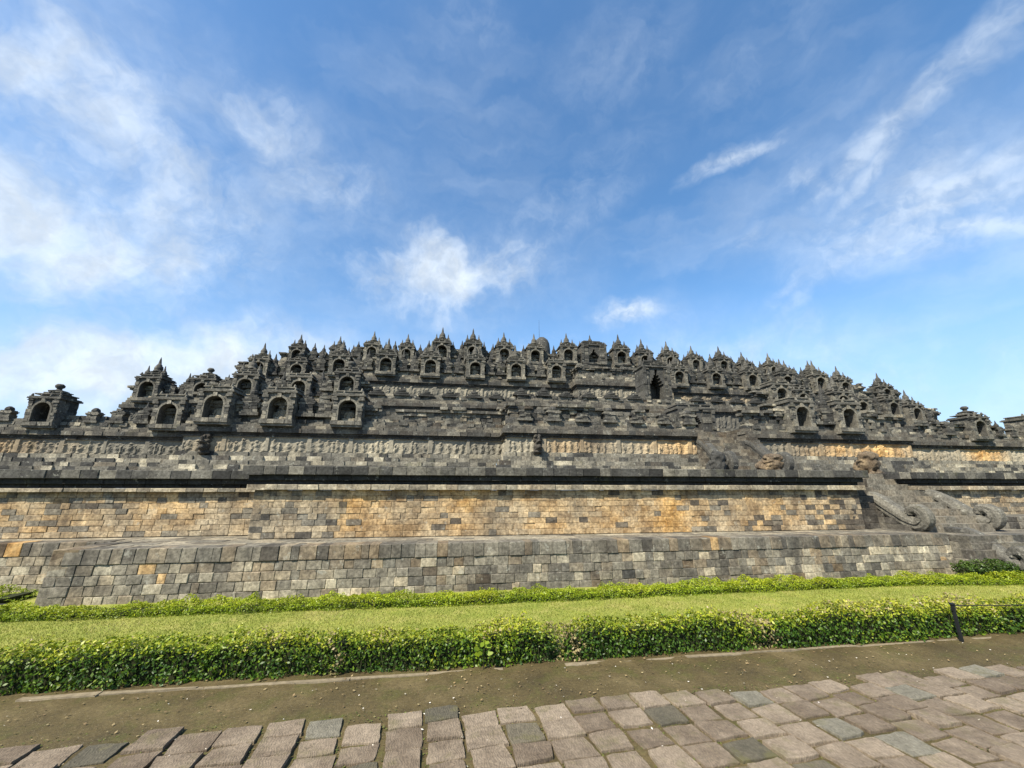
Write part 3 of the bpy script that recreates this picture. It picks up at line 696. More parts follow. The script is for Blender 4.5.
def stair(x0, x1, ytop, ybot, ztop, zbot, n, parent=None, tone=(.28, .6), name='staircase'):
    mb = MB(); dz = (ztop-zbot)/n; dy = (ytop-ybot)/n
    for i in range(n):
        x = x0
        while x < x1-.05:
            xx = min(x1, x+random.uniform(.35, .8)); mb.box(x, xx, ybot+dy*i+random.uniform(-.01, .01), ytop+.3, zbot+dz*i-.02, zbot+dz*(i+1)+random.uniform(-.008, .008), random.uniform(*tone), .12*random.random(), .004); x = xx
    return tp(mb, name, M_wall)
def makara(x, ytop, ztop, ybot, zbot, thick=.34, curl=.30, tone=.30):
    """sloping stair cheek whose lower end rolls up into a scroll"""
    pts = []; n = 12; ww = curl*.78
    for i in range(n+1):
        t = i/n; e = t*t*(3-2*t); pts.append((ytop+(ybot-ytop)*t, ztop+(zbot-ztop)*(.65*e+.35*t), ww+.03*math.sin(t*3), 1.))
    cy, cz = ybot-.02, zbot+curl
    for i in range(1, 17):
        a = -math.pi/2+math.pi*0-math.pi*1.42*i/16; r = curl*(1-.42*i/16); pts.append((cy+r*math.cos(a), cz+r*math.sin(a), ww*(1-.40*i/16), 1-.12*i/16))
    mb = MB(); V = []; ring = 12
    for i, (y, z, h, wd) in enumerate(pts):
        a, b = pts[max(0, i-1)], pts[min(len(pts)-1, i+1)]; ty, tz = b[0]-a[0], b[1]-a[1]; l = math.hypot(ty, tz); ny, nz = -tz/l, ty/l
        if nz < 0 and i <= n: ny, nz = -ny, -nz
        if i > n: ny, nz = (y-cy), (z-cz); q = math.hypot(ny, nz); ny, nz = -ny/q, -nz/q
        w = thick/2*wd
        for u, v in ((-.9, -.55), (-.6, -1), (.6, -1), (.9, -.55), (.9, -.05), (1.12, .02), (1.12, .42), (.7, 1), (-.7, 1), (-1.12, .42), (-1.12, .02), (-.9, -.05)):
            V.append((x+u*w+random.uniform(-.008, .008), y+ny*v*h, z+nz*v*h+random.uniform(-.008, .008)))
    F = []
    for i in range(len(pts)-1):
        for k in range(ring): F.append((i*ring+k, i*ring+(k+1) % ring, (i+1)*ring+(k+1) % ring, (i+1)*ring+k))
    F += [tuple(range(ring)), tuple((len(pts)-1)*ring+k for k in range(ring-1, -1, -1))]
    mb.add(V, F, tone)
    mb.box(x-thick*.62, x+thick*.62, ytop-.05, ytop+.45, ztop-.32, ztop+.16, tone-.06, 0, .03)     # block it springs from
    bm = bmesh.new(); me = mb.mesh('balustrade', M_stat); bm.from_mesh(me); bmesh.ops.recalc_face_normals(bm, faces=bm.faces); bm.to_mesh(me); bm.free()
    return me
def flank(x0, x1, ytop, ybot, ztop, zbot, zfloor, parent, yend=0):
    """stepped stone cheek under a balustrade"""
    mb = MB(); n = int((ztop-zfloor)/.2)
    for i in range(n):
        z0 = zfloor+.2*i; f = max(0, (z0+.2-zbot)/(ztop-zbot)); yb = ybot+(ytop-ybot)*min(1, f); y = yb
        while y < max(ytop+.5, yend):
            yy = y+random.uniform(.3, .5); mb.box(x0+random.uniform(-.012, .012), x1+random.uniform(-.012, .012), y, yy-.006, z0+.002, z0+.196, random.choice([.14, .2, .24, .3, .36]), .05, .004); y = yy
    return tp(mb, 'cheek_wall', M_wall, parent)
def sub(name, me, parent):
    o = link(name, me); o.parent = parent; return o
st1 = stair(15.1, 17.65, 14.6, 11.35, 3.03, 1.12, 9, tone=(.42, .50))
for x in (15.0, 17.75):
    flank(x-.2, x+.2, 13.4, 11.55, 2.15, 1.25, 1.1, st1)
    sub('makara_balustrade', makara(x, 13.1, 2.20, 11.55, 1.32, .40, .28, .42), st1)
mb = MB(); masonry(mb, [(13.97, 12.62), (15.15, 12.62)], [(1.1, 1.3, .02), (1.3, 1.52, .02), (1.52, 1.74, .01), (1.74, 1.95, 0), (1.95, 2.2, 0), (2.2, 2.5, -.2), (2.5, 2.8, -.4), (2.8, 3.04, -.6)], lambda x, y, z, c: (random.choice([.14, .22, .3, .4]), .05), (.25, .5), 2.0, .01, .01)
tp(mb, 'cheek_wall', M_wall, st1)
# landing and lower flight
mb = MB(); y = 10.35
while y < 11.6:
    x = 15.1
    while x < 26:
        xx = x+random.uniform(.4, .8); mb.box(x, xx-.004, y, y+.396, -.1, 1.10+random.uniform(-.008, .008), random.uniform(.25, .55), .05, .003); x = xx
    y += .4
landing = tp(mb, 'stair_landing', M_wall)
mb = MB(); masonry(mb, [(15.06, 11.5), (15.06, 10.35), (26, 10.35), (26, 13)], [(-.05, .2, .25), (.2, .45, .2), (.45, .72, .12), (.72, .9, .05), (.9, 1.09, .01)], lambda x, y, z, c: (random.uniform(.16, .5), .05), (.3, .6), .3, .008, .01)
tp(mb, 'landing_wall', M_wall, landing)
mb = MB(); masonry(mb, [(17.8, 13.5), (17.8, 12.0), (26, 12.0), (26, 13.5)], [(1.1, 1.32, .1), (1.32, 1.5, .03)], lambda x, y, z, c: (random.uniform(.2, .5), .05), (.3, .6), .3, .008, .01); mb.box(17.9, 25.9, 12.1, 13.3, 1.2, 1.49, .4)
tp(mb, 'landing_step', M_wall, landing)
st2 = stair(16.1, 20.5, 10.5, 9.3, 1.1, 0, 6, tone=(.24, .5))
for x in (15.9, 20.7):
    flank(x-.19, x+.19, 11.0, 9.75, 1.0, .1, -.05, st2)
    sub('makara_balustrade', makara(x, 11.0, 1.08, 9.85, .26, .36, .27, .33), st2)
# flight up through the first carved wall
st3 = stair(15.3, 18.5, 25, 20.3, 6.2, 3.03, 14, tone=(.2, .5))
for x in (15.2, 18.6):
    flank(x-.22, x+.22, 22.9, 20.6, 6.2, 3.4, 3.0, st3, 25.3)
    sub('makara_balustrade', makara(x, 23.0, 5.25, 20.55, 3.55, .5, .42, .26), st3)
st4 = stair(15.9, 18.5, 31.4, 27.6, 9.9, 6.2, 14, tone=(.15, .4))
st5 = stair(15.7, 17.9, 45.0, 40.5, 17.3, 13.1, 16, tone=(.15, .4))

# bell stupa seen between the spires, with a lightning rod
m = MB(); m.lathe([(2.0, 17.3), (2.0, 21.4), (1.75, 21.5), (1.5, 22.2), (1.55, 22.5), (1.32, 22.7), (1.36, 23.2), (1.33, 24.4), (1.22, 25.4), (.98, 26.0), (.55, 26.4), (.5, 26.45)], 20, 13.9, 60, .24, .0)
stp = tp(m, 'bell_stupa', M_tier, None, True)
m = MB(); m.lathe([(.03, 26.3), (.012, 29.6)], 6, 13.5, 60, .3); tp(m, 'lightning_rod', mat_plain('dark_iron', (.05, .05, .05), .5), stp)

# ------------------------------------------------------------------ carved figures (one continuous surface each)
def remeshed(name, parts, voxel, mat, smooth_it=3, tone=.3, noise_amt=0.):
    bm = bmesh.new()
    for p in parts:
        kind, loc, sc, rot = p
        M = Matrix.Translation(loc) @ Euler([R(a) for a in rot]).to_matrix().to_4x4() @ Matrix.Diagonal((*sc, 1))
        if kind == 's': bmesh.ops.create_icosphere(bm, subdivisions=2, radius=1, matrix=M)
        else: bmesh.ops.create_cube(bm, size=2, matrix=M)
    me = bpy.data.meshes.new('tmp'); bm.to_mesh(me); bm.free()
    o = bpy.data.objects.new('tmp', me); COL.objects.link(o)
    md = o.modifiers.new('r', 'REMESH'); md.mode = 'VOXEL'; md.voxel_size = voxel
    ms = o.modifiers.new('s', 'SMOOTH'); ms.iterations = smooth_it; ms.factor = .5
    dg = bpy.context.evaluated_depsgraph_get(); dg.update(); res = bpy.data.meshes.new_from_object(o.evaluated_get(dg)); res.name = name
    bpy.data.objects.remove(o); n = len(res.polygons)
    if noise_amt:
        for v in res.vertices: v.co += Vector((vnoise(v.co.x*9, v.co.z*9, 1)-.5, vnoise(v.co.y*9, v.co.z*9, 2)-.5, vnoise(v.co.x*9, v.co.y*9, 3)-.5))*noise_amt
    res.attributes.new('tone', 'FLOAT', 'FACE').data.foreach_set('value', [tone]*n); res.attributes.new('warm', 'FLOAT', 'FACE').data.foreach_set('value', [.03]*n)
    res.materials.clear(); res.materials.append(mat); res.polygons.foreach_set('use_smooth', [True]*n); return res
def buddha(head, tone):
    p = [('s', (0, 0, .075), (.42, .28, .085), (0, 0, 0)), ('s', (-.27, -.10, .10), (.20, .15, .085), (0, 0, 20)), ('s', (.27, -.10, .10), (.20, .15, .085), (0, 0, -20)), ('s', (0, -.17, .11), (.26, .09, .06), (0, 0, 0)),
         ('s', (0, .05, .22), (.20, .145, .17), (0, 0, 0)), ('s', (0, .05, .42), (.205, .135, .19), (0, 0, 0)), ('s', (0, .05, .54), (.25, .115, .085), (0, 0, 0)),
         ('s', (-.255, .03, .42), (.062, .07, .15), (0, 10, 0)), ('s', (.255, .03, .42), (.062, .07, .15), (0, -10, 0)), ('s', (-.22, -.07, .255), (.06, .15, .055), (-10, 0, -25)), ('s', (.22, -.07, .255), (.06, .15, .055), (-10, 0, 25)), ('s', (0, -.17, .19), (.11, .07, .035), (0, 0, 0)),
         ('b', (0, .02, -.03), (.46, .32, .04), (0, 0, 0))]
    if head: p += [('s', (0, .04, .63), (.06, .06, .08), (0, 0, 0)), ('s', (0, .03, .745), (.092, .105, .125), (0, 0, 0)), ('s', (0, .05, .875), (.05, .055, .045), (0, 0, 0)), ('s', (0, -.075, .735), (.018, .02, .035), (0, 0, 0)),
                 ('s', (-.095, .04, .72), (.018, .03, .06), (0, 0, 0)), ('s', (.095, .04, .72), (.018, .03, .06), (0, 0, 0))]
    return remeshed('buddha_statue', p, .022, M_stat, 2, tone)
B_head, B_bare, B_dark = buddha(True, .62), buddha(False, .66), buddha(True, .4)
ORD = ['first', 'second', 'third', 'fourth', 'fifth', 'sixth', 'seventh', 'eighth', 'ninth', 'tenth', 'eleventh', 'twelfth', 'thirteenth', 'fourteenth', 'fifteenth', 'sixteenth', 'seventeenth', 'eighteenth', 'nineteenth', 'twentieth']
ROW = {1: 'lowest niche row', 2: 'second row up', 3: 'third row up', 4: 'topmost row'}
LEFT0 = {1: -25, 2: -99, 3: -99, 4: -99}
cnt = {}
for k, x, p, s in spots:
    if k == 1 and (x < -25 or x > 45): continue       # outside the picture
    cnt[k] = cnt.get(k, 0)+1
    if (k, x) in ((1, -24.4), (1, -17.6), (3, -19.2), (2, -20.6), (3, 53.4), (1, 25.9), (1, 22.4), (2, 31.8), (4, 43.5), (4, 48), (3, 45.4)): continue   # empty niches
    me = B_head if (k, x) in ((1, -10.0), (2, -8.2), (4, -18.9), (3, -6.5), (3, 2.0), (4, 2.1), (4, -5.8)) or (k >= 3 and hsh(int(x*10), k) > .45) else (B_bare if (k, x) in ((1, -13.4), (2, -16.4)) or hsh(int(x*10), k) > .25 else B_dark)
    o = link('buddha_statue', me, None, (p.x, p.y-.1, p.z+.05), random.uniform(-.06, .06)); o.scale = (s*1.02,)*3
    look = {'B': 'headless seated stone Buddha'}.get('B' if me is B_bare else 'x', 'pale seated stone Buddha' if me is B_head else 'dark grey seated stone Buddha')
    tag(o, f'{look} in the {ORD[cnt[k]-1]} niche from left, {ROW[k]}', 'statue', 'seated Buddhas in the niches')

def lion(tone):
    return [('s', (0, .2, .30), (.32, .36, .34), (0, 0, 0)), ('s', (0, 0, .42), (.29, .28, .36), (-15, 0, 0)), ('s', (0, -.08, .70), (.33, .31, .30), (0, 0, 0)), ('s', (0, -.02, .45), (.36, .38, .36), (0, 0, 0)), ('s', (0, -.27, .66), (.13, .12, .10), (0, 0, 0)), ('s', (0, .02, .74), (.27, .2, .24), (0, 0, 0)),
            ('s', (-.13, -.2, .24), (.075, .085, .26), (0, 0, 0)), ('s', (.13, -.2, .24), (.075, .085, .26), (0, 0, 0)), ('s', (-.13, -.28, .06), (.085, .12, .06), (0, 0, 0)), ('s', (.13, -.28, .06), (.085, .12, .06), (0, 0, 0)),
            ('s', (-.23, .12, .16), (.10, .24, .15), (0, 0, 0)), ('s', (.23, .12, .16), (.10, .24, .15), (0, 0, 0)), ('s', (-.2, -.02, .93), (.06, .05, .07), (0, 0, 0)), ('s', (.2, -.02, .93), (.06, .05, .07), (0, 0, 0)), ('b', (0, 0, -.03), (.34, .38, .05), (0, 0, 0))]
M_brown = stone_mat('brown_weathered_stone', .9, .2, 1.6, .3)
def warmed(me, t, w):
    me.attributes['tone'].data.foreach_set('value', [t]*len(me.polygons)); me.attributes['warm'].data.foreach_set('value', [w]*len(me.polygons)); return me
lm = warmed(remeshed('guardian_lion', lion(.3), .03, M_brown, 5, .3, .09), .22, .20)
o = link('guardian_lion', lm, None, (17.55, 14.9, 3.07), R(-8)); o.scale = (1.15, 1.1, .95); tag(o, 'brown weathered guardian lion seated at the top of the stairs', 'statue', 'weathered guardian lions')
lm2 = lm.copy(); o = link('guardian_lion', lm2, None, (12.35, 14.2, 3.07), R(35)); o.scale = (1.1, 1.1, .72); tag(o, 'slumped brown worn lion lump on the terrace edge left of the stairs', 'statue', 'weathered guardian lions')
lm3 = warmed(lm.copy(), .17, 0); o = link('guardian_lion', lm3, None, (14.2, 20.1, 3.07), R(20)); o.scale = (1.25, 1.2, 1.4); tag(o, 'blackened stone lion beside the foot of the upper flight of stairs', 'statue', 'weathered guardian lions')
# makara waterspouts on the carved wall
wsp = remeshed('waterspout', [('b', (0, .1, .1), (.24, .35, .1), (0, 0, 0)), ('s', (0, -.22, .42), (.25, .42, .26), (20, 0, 0)), ('s', (0, -.5, .36), (.2, .24, .14), (0, 0, 0)), ('s', (0, -.48, .62), (.19, .26, .12), (-25, 0, 0)), ('s', (0, -.62, .82), (.09, .12, .16), (-25, 0, 0)),
      ('s', (0, .0, .85), (.27, .26, .25), (0, 0, 0)), ('s', (-.12, -.2, 1.02), (.09, .1, .12), (0, 0, 0)), ('s', (.12, -.2, 1.02), (.09, .1, .12), (0, 0, 0)), ('s', (0, -.02, 1.12), (.2, .2, .14), (0, 0, 0)), ('s', (0, -.2, .1), (.3, .3, .1), (0, 0, 0))], .035, M_stat, 3, .14, .08)
for x, y, z in ((-13.6, 24.95, 4.3), (4.9, 22.95, 4.4)): link('waterspout', wsp, temple, (x-16.9, y-12.4, z))

# ------------------------------------------------------------------ paving slabs, each one a thing
M_sb = mat_slab('brown_paving_stone', (.105, .078, .052), (.228, .180, .126), .45)
M_sg = mat_slab('grey_paving_stone', (.12, .108, .078), (.185, .168, .125), .5)
M_sm = mat_slab('mossy_paving_stone', (.07, .062, .042), (.125, .105, .07), .7)
def slab_mesh(w, l, mat):
    bm = bmesh.new(); n = 4; h = .03; V = []
    ox = [random.uniform(-.022, .022) for _ in range(8)]
    def edge(t, a, b): return a+(b-a)*t
    g = [[None]*(n+1) for _ in range(n+1)]
    for i in range(n+1):
        for j in range(n+1):
            u, v = i/n, j/n; x = (u-.5)*w; y = (v-.5)*l
            x += (edge(v, ox[0], ox[1]) if u < .5 else edge(v, ox[2], ox[3]))*abs(u-.5)*2; y += (edge(u, ox[4], ox[5]) if v < .5 else edge(u, ox[6], ox[7]))*abs(v-.5)*2
            if i in (0, n) or j in (0, n): x += random.uniform(-.007, .007); y += random.uniform(-.007, .007)
            corner = i in (0, n) and j in (0, n)
            if corner and random.random() > .8: x *= .95; y *= .95
            g[i][j] = bm.verts.new((x, y, h+random.uniform(-.004, .004)))
    for i in range(n):
        for j in range(n): bm.faces.new((g[i][j], g[i+1][j], g[i+1][j+1], g[i][j+1]))
    rim = [g[i][0] for i in range(n+1)]+[g[n][j] for j in range(1, n+1)]+[g[i][n] for i in range(n-1, -1, -1)]+[g[0][j] for j in range(n-1, 0, -1)]
    mid = [bm.verts.new((v.co.x*1.012, v.co.y*1.012, v.co.z-.006)) for v in rim]; lo = [bm.verts.new((v.co.x*1.016, v.co.y*1.016, -.03)) for v in rim]; m = len(rim)
    for a, b in ((rim, mid), (mid, lo)):
        for i in range(m): bm.faces.new((a[i], b[i], b[(i+1) % m], a[(i+1) % m]))
    me = bpy.data.meshes.new('paving_slab'); bm.to_mesh(me); bm.free(); me.materials.append(mat); return me
rot = R(4.5); ca, sa = math.cos(rot), math.sin(rot); colw = .40; nsl = 0
for ci in range(-17, 29):
    u = ci*colw; y = 5.45-.06*random.random()-.26*hsh(ci, 3); wcol = colw-.036-random.uniform(0, .025); far = True
    # the column runs along the slightly turned paving direction
    while y > 3.55:
        l = random.uniform(.265, .345); cy = y-l/2
        px, py = u-(cy-5.3)*sa, cy
        dpt = py*math.cos(YAW)+px*math.sin(YAW); off = abs(px*math.cos(YAW)-py*math.sin(YAW))
        if off < dpt*1.32+.4:
            r = random.random(); lab, mat = ('reddish brown worn slab in the stone paving', M_sb)
            if r > .95: lab, mat = 'smooth bluish grey slab among the brown paving slabs', M_sg
            elif r > .87: lab, mat = 'dark mossy slab sunk among the brown paving slabs', M_sm
            if far and ci == 9: lab, mat = 'pale blue grey slab at the far edge of the paving, right of centre', M_sg
            if far and ci == 0: lab, mat = 'dark mossy slab at the far edge of the paving beside the bare earth', M_sm
            o = link('paving_slab', slab_mesh(wcol, l-.012, mat), None, (px, py, random.uniform(-.016, .008)), -rot*-1+random.uniform(-.025, .025))
            o.rotation_euler = (random.uniform(-.012, .012), random.uniform(-.012, .012), rot+random.uniform(-.025, .025))
            tag(o, lab, 'paving slab', 'stone slabs of the paved path', 'thing'); nsl += 1
        y -= l+random.uniform(.018, .042); far = False

# ------------------------------------------------------------------ edging strip, fence post
M_conc = mat_plain('worn_concrete', (.19, .155, .10), .9, var=.4, sc=12)
mb = MB(); x = -14.
while x < 18:
    xx = x+random.uniform(.8, 1.1)
    mb.box(x, xx-.004, 6.29+random.uniform(-.02, .02), 6.36, -.05, .006+random.uniform(-.012, .016), .5, 0, .006)
    x = xx
o = mb.build('edging_strip', M_conc); tag(o, 'low worn concrete edging strip along the foot of the near hedge', 'edging')
mb = MB(); x = -26.
while x < -9.4:
    xx = x+random.uniform(.6, .9); mb.box(x, xx-.015, 10.35+random.uniform(-.01, .01), 10.58, -.05, .13+random.uniform(-.01, .01), .1, 0, .008); x = xx
o = mb.build('drain_kerb', M_wall); tag(o, 'dark stone kerb below the far left corner of the plinth', 'kerb')
M_iron = mat_plain('black_iron', (.018, .019, .02), .55, .3)
fence = empty('wire_fence', (8.36, 6.22, 0)); tag(fence, 'dark iron post and thin wire in front of the right end of the near hedge', 'fence')
for px in (0., 4.2):
    mb = MB(); w = .019
    mb.box(-w, w, -w, w, -.1, .56, .2); mb.box(-w-.008, w+.008, -w-.008, w+.008, .555, .58, .2); mb.box(-w-.02, w+.02, -.012, .012, .47, .50, .2)
    o = link('post', mb.mesh('post', M_iron), fence, (px, 0, 0)); o.rotation_euler = (R(1), R(-2.5), 0)
def tube(pts, r, n=6):
    mb = MB(); V = []
    for i, p in enumerate(pts):
        for k in range(n): a = 2*math.pi*k/n; V.append((p[0], p[1]+r*math.cos(a), p[2]+r*math.sin(a)))
    mb.add(V, [(i*n+k, i*n+(k+1) % n, (i+1)*n+(k+1) % n, (i+1)*n+k) for i in range(len(pts)-1) for k in range(n)]); return mb
link('wire', tube([(t*4.2-.05, .0, .54-.05*math.sin(math.pi*t)) for t in np.linspace(0, 1, 14)], .007).mesh('wire', M_iron), fence)

# ------------------------------------------------------------------ planting
def leaves_mesh(name, pts, nrm, size, tone, mat, spread=.9, fold=True, aspect=.55):
    n = len(pts); d = nrm+rng.normal(0, spread, (n, 3)); d /= np.linalg.norm(d, axis=1)[:, None]
    a = rng.normal(0, 1, (n, 3)); a -= d*(a*d).sum(1)[:, None]; a /= np.linalg.norm(a, axis=1)[:, None]; b = np.cross(d, a)
    s = size*rng.uniform(.6, 1.35, n)[:, None]
    V = np.stack([pts-a*s, pts+b*s*aspect-d*s*.15, pts+a*s, pts-b*s*aspect-d*s*.15], 1).reshape(-1, 3)
    me = bpy.data.meshes.new(name); me.vertices.add(4*n); me.vertices.foreach_set('co', V.ravel().astype(np.float32))
    me.loops.add(4*n); me.loops.foreach_set('vertex_index', np.arange(4*n, dtype=np.int32)); me.polygons.add(n)
    me.polygons.foreach_set('loop_start', np.arange(0, 4*n, 4, dtype=np.int32)); me.polygons.foreach_set('loop_total', np.full(n, 4, np.int32))
    me.update(); me.validate()
    me.attributes.new('tone', 'FLOAT', 'FACE').data.foreach_set('value', np.clip(tone, 0, 1).astype(np.float32)); me.materials.append(mat); return me
def fnoise(x, y, k): return np.array([vnoise(a, b, k) for a, b in zip(x, y)])
LEAF = [(0, (.016, .042, .005)), (.35, (.050, .110, .009)), (.6, (.15, .215, .012)), (.82, (.32, .34, .020)), (.94, (.38, .37, .05)), (.97, (.32, .27, .10)), (1, (.30, .24, .11))]
M_hedge = mat_leaf('hedge_leaf', LEAF, .28)
M_border = mat_leaf('border_leaf', [(0, (.06, .11, .006)), (.5, (.22, .29, .010)), (.85, (.37, .39, .018)), (1, (.50, .44, .04))], .3)
M_dark = mat_leaf('dark_shrub_leaf', [(0, (.014, .032, .005)), (.5, (.045, .085, .010)), (1, (.11, .16, .02))], .2)
M_twig = mat_plain('twigs', (.022, .026, .008), .95)
def hedge(name, x0, x1, yfn, depth, hfn, dens, size, mat, label, cat, group=None, dry=None, young=.44, core=True, shell=.10):
    L_ = x1-x0; n = int(L_*(depth+1.6*.55)*dens)
    x = rng.uniform(x0, x1, n); h = hfn(x); t = rng.uniform(0, 1, n)
    per = depth+2*h; q = t*per; y = np.where(q < h, 0, np.where(q < h+depth, q-h, depth)); z = np.where(q < h, q, np.where(q < h+depth, h, per-q))
    nr = np.zeros((n, 3)); fr, tpm, bk = q < h, (q >= h) & (q < h+depth), q >= h+depth
    nr[fr, 1] = -1; nr[tpm, 2] = 1; nr[bk, 1] = 1; nr[:, 2] += .35
    bump = fnoise(x*3.2, y*3+z*3.2, 61)-.5; bump2 = fnoise(x*9, y*8+z*9, 62)-.5
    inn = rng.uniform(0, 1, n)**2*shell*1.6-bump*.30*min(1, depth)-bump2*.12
    round_ = np.maximum(0, z/h-.72)*np.where(fr | bk, 1, 0)*.25
    pts = np.stack([x, yfn(x)+y-nr[:, 1]*0, z], 1)-nr*inn[:, None]*.8; pts[:, 1] += np.where(fr, round_, np.where(bk, -round_, 0)); pts[:, 2] = np.maximum(pts[:, 2], .02)
    zz = pts[:, 2]/h
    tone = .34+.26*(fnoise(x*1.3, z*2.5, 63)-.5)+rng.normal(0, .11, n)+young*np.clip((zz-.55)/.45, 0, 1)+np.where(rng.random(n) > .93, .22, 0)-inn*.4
    if dry is not None:
        for cx, wd in dry: m = rng.random(n) < .6*np.exp(-((x-cx-.1*np.sin(z*9))/wd)**2); tone[m] = rng.uniform(.97, 1.05, m.sum())
    root = empty(name, (x0, float(yfn(np.array([x0]))[0]), 0)) if core else None
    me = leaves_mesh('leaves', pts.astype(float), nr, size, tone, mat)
    o = link('leaves', me, None)
    if root is None: o.name = name; return tag(o, label, cat, group)
    o.parent = root; o.location = -root.location
    mb = MB(); xs = np.arange(x0+.08, x1-.05, .22)
    for a, b in zip(xs, xs[1:]):
        hh = float(hfn(np.array([(a+b)/2]))[0]); yy = float(yfn(np.array([(a+b)/2]))[0]); k = .17*min(1, depth+.2)
        mb.box(a, b-.002, yy+k, yy+depth-k, -.02, hh*(.70 if hh > .3 else .5)+random.uniform(-.02, .02), .1)
    for i in range(int(L_*14*(h.max() > .3))):
        a = random.uniform(x0+.05, x1-.05); yy = float(yfn(np.array([a]))[0])+random.uniform(.06, .2)*depth; r = .006; b = a+random.uniform(-.12, .12)
        mb.add([(a-r, yy, 0), (a+r, yy, 0), (b+r, yy+.05, .32), (b-r, yy+.05, .32), (a, yy+2*r, 0), (b, yy+.05+2*r, .32)], [(0, 1, 2, 3), (1, 4, 5, 2), (4, 0, 3, 5)], .3)
    c = link('branches', mb.mesh('branches', M_twig), root); c.location = -root.location
    return tag(root, label, cat, group)
hb = lambda base, k: (lambda x: base*(1+.22*(fnoise(x*.9, x*0+.5, k)-.5)+.24*(fnoise(x*3.5, x*0+.5, k+1)-.5)+.14*(fnoise(x*11, x*0+.5, k+2)-.5)))
near_y = lambda x: 6.42+.10*(fnoise(x*.6, x*0, 71)-.5)-x*.008
G = 'clipped hedge lengths beside the path'
def edge_h(base, k, x0, x1, dip):
    f = hb(base, k)
    return lambda x: f(x)*(1-dip*np.exp(-((x-x0)/.22)**2)-dip*np.exp(-((x-x1)/.22)**2))
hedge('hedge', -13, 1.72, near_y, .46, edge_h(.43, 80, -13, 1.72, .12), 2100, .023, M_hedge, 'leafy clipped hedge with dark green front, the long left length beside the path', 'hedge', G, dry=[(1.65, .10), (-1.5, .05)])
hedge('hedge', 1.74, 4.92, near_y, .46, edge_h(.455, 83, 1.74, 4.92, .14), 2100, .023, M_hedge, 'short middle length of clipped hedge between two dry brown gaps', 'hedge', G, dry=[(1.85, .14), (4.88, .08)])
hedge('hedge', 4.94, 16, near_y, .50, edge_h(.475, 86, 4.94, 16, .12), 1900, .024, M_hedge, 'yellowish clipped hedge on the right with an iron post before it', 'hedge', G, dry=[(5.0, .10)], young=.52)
bord = lambda x: 9.55+.12*(fnoise(x*.35, x*0, 90)-.5)+np.where(x > 12, -(x-12)*.12, 0)
hedge('border_hedge', -16, 20, bord, .62, hb(.17, 91), 2400, .017, M_border, 'low bright lime green planting strip along the foot of the plinth', 'border plants', young=.25, shell=.05)
hedge('border_hedge', -26, -9.3, lambda x: 10.75+x*0, 1.1, hb(.20, 94), 1300, .02, M_border, 'bright green planting behind the kerb at the far left below the set back wall', 'border plants', young=.25, shell=.05)
hedge('dark_hedge', 14.2, 19.6, lambda x: 9.85-(x-14.2)*.05, .55, hb(.40, 97), 1900, .026, M_dark, 'dark green clipped shrub beside the lower stair balustrade', 'shrub', young=.2)
# broad-leaved weed growing out of the hedge front
def weed(name, x, y, z0, n, size, label):
    root = empty(name, (x, y, 0)); mb = MB()
    for i in range(n):
        a = 2*math.pi*i/n+random.uniform(-.3, .3); r = random.uniform(.05, .13); z = z0+random.uniform(-.06, .1); cx, cz = r*math.cos(a), z
        d = Vector((math.cos(a), -.5, random.uniform(-.2, .5))).normalized(); s = d.cross(Vector((0, -.8, .6))).normalized(); c = Vector((cx*.5, -.03, cz))
        p = [c, c+d*size*.35+s*size*.28, c+d*size*.75+s*size*.2, c+d*size, c+d*size*.75-s*size*.2, c+d*size*.35-s*size*.28]
        mb.add(p, [(0, 1, 2, 3), (0, 3, 4, 5)], .62)
    link('leaf_cluster', mb.mesh('leaf_cluster', M_hedge), root); st = MB(); st.lathe([(.006, 0), (.005, z0)], 5, 0, 0, .3); link('stem', st.mesh('stem', M_twig), root)
    tag(root, label, 'weed')
weed('weed', .55, 6.32, .26, 8, .11, 'broad leaved bright weed growing from the front of the long left hedge')
# lawn blades: one object nobody could count
n = 120000; x = rng.uniform(-13, 17, n); y = rng.uniform(7.0, 9.7, n); keep = np.abs(x-1.5*y*.15) < y*1.75+1; x, y = x[keep], y[keep]; n = len(x)
a = rng.uniform(0, 2*math.pi, n); hgt = rng.uniform(.018, .045, n); w = rng.uniform(.004, .008, n); ln = rng.uniform(-.03, .03, (n, 2))
V = np.stack([np.stack([x-w*np.cos(a), y-w*np.sin(a), np.full(n, .01)], 1), np.stack([x+w*np.cos(a), y+w*np.sin(a), np.full(n, .01)], 1), np.stack([x+ln[:, 0], y+ln[:, 1], .01+hgt], 1)], 1).reshape(-1, 3)
me = bpy.data.meshes.new('grass'); me.vertices.add(3*n); me.vertices.foreach_set('co', V.ravel().astype(np.float32)); me.loops.add(3*n); me.loops.foreach_set('vertex_index', np.arange(3*n, dtype=np.int32))
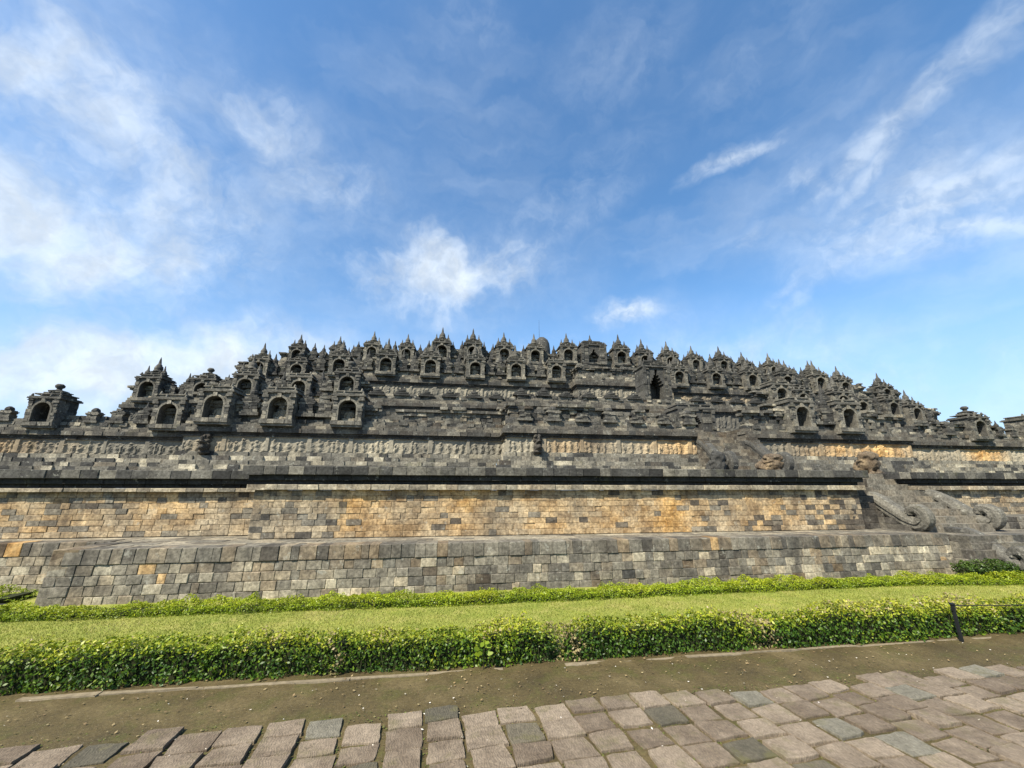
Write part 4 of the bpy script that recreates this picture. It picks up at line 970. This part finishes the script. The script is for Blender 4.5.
me.polygons.add(n); me.polygons.foreach_set('loop_start', np.arange(0, 3*n, 3, dtype=np.int32)); me.polygons.foreach_set('loop_total', np.full(n, 3, np.int32)); me.update()
tn = np.array([.6*vnoise(p*.5, q*.9, 99)+.4*vnoise(p*2.2, q*3.5, 98) for p, q in zip(x, y)])*.75+rng.uniform(-.05, .35, n)
me.attributes.new('tone', 'FLOAT', 'FACE').data.foreach_set('value', tn.astype(np.float32))
me.materials.append(mat_leaf('grass_blade', [(0, (.10, .155, .015)), (.4, (.21, .25, .032)), (.7, (.30, .30, .06)), (1, (.42, .36, .15))], .3, .7)); tag(link('grass', me), 'short mown yellowish green grass of the lawn strip', 'grass', kind='stuff')
# fallen petals and crumbs of leaf on the earth
def scatter(name, n, xr, yr, size, mat, label, zf=.018):
    x = rng.uniform(*xr, n); y = yr[0]+(yr[1]-yr[0])*rng.beta(1.6, 1.4, n); pts = np.stack([x, y, np.full(n, zf)+rng.uniform(0, .008, n)], 1); nr = np.tile([0, 0, 1.], (n, 1))
    me = leaves_mesh(name, pts, nr, size, rng.random(n), mat, .25, aspect=.6); return tag(link(name, me), label, 'litter', kind='stuff')
M_petal = mat_leaf('petal', [(0, (.35, .30, .20)), (.5, (.60, .54, .44)), (1, (.75, .70, .62))], .1, .8)
M_litter = mat_leaf('dry_leaf', [(0, (.10, .065, .03)), (.5, (.22, .15, .07)), (1, (.30, .24, .12))], .1, .8)
scatter('fallen_petals', 220, (-7, 13), (4.2, 6.3), .013, M_petal, 'pale petals fallen on the damp earth strip')
M_moss = mat_leaf('joint_moss', [(0, (.045, .055, .012)), (.6, (.10, .12, .02)), (1, (.16, .12, .06))], .1, .8)
scatter('joint_moss', 9000, (-5.5, 10), (3.6, 5.45), .012, M_moss, 'moss and crumbs in the joints of the stone paving', .004)
scatter('leaf_litter', 750, (-8, 14), (5.2, 6.6), .017, M_litter, 'brown leaf crumbs lying on the earth under the hedge')
print('slabs', nsl, 'finials', nf, 'objects', len(bpy.data.objects))
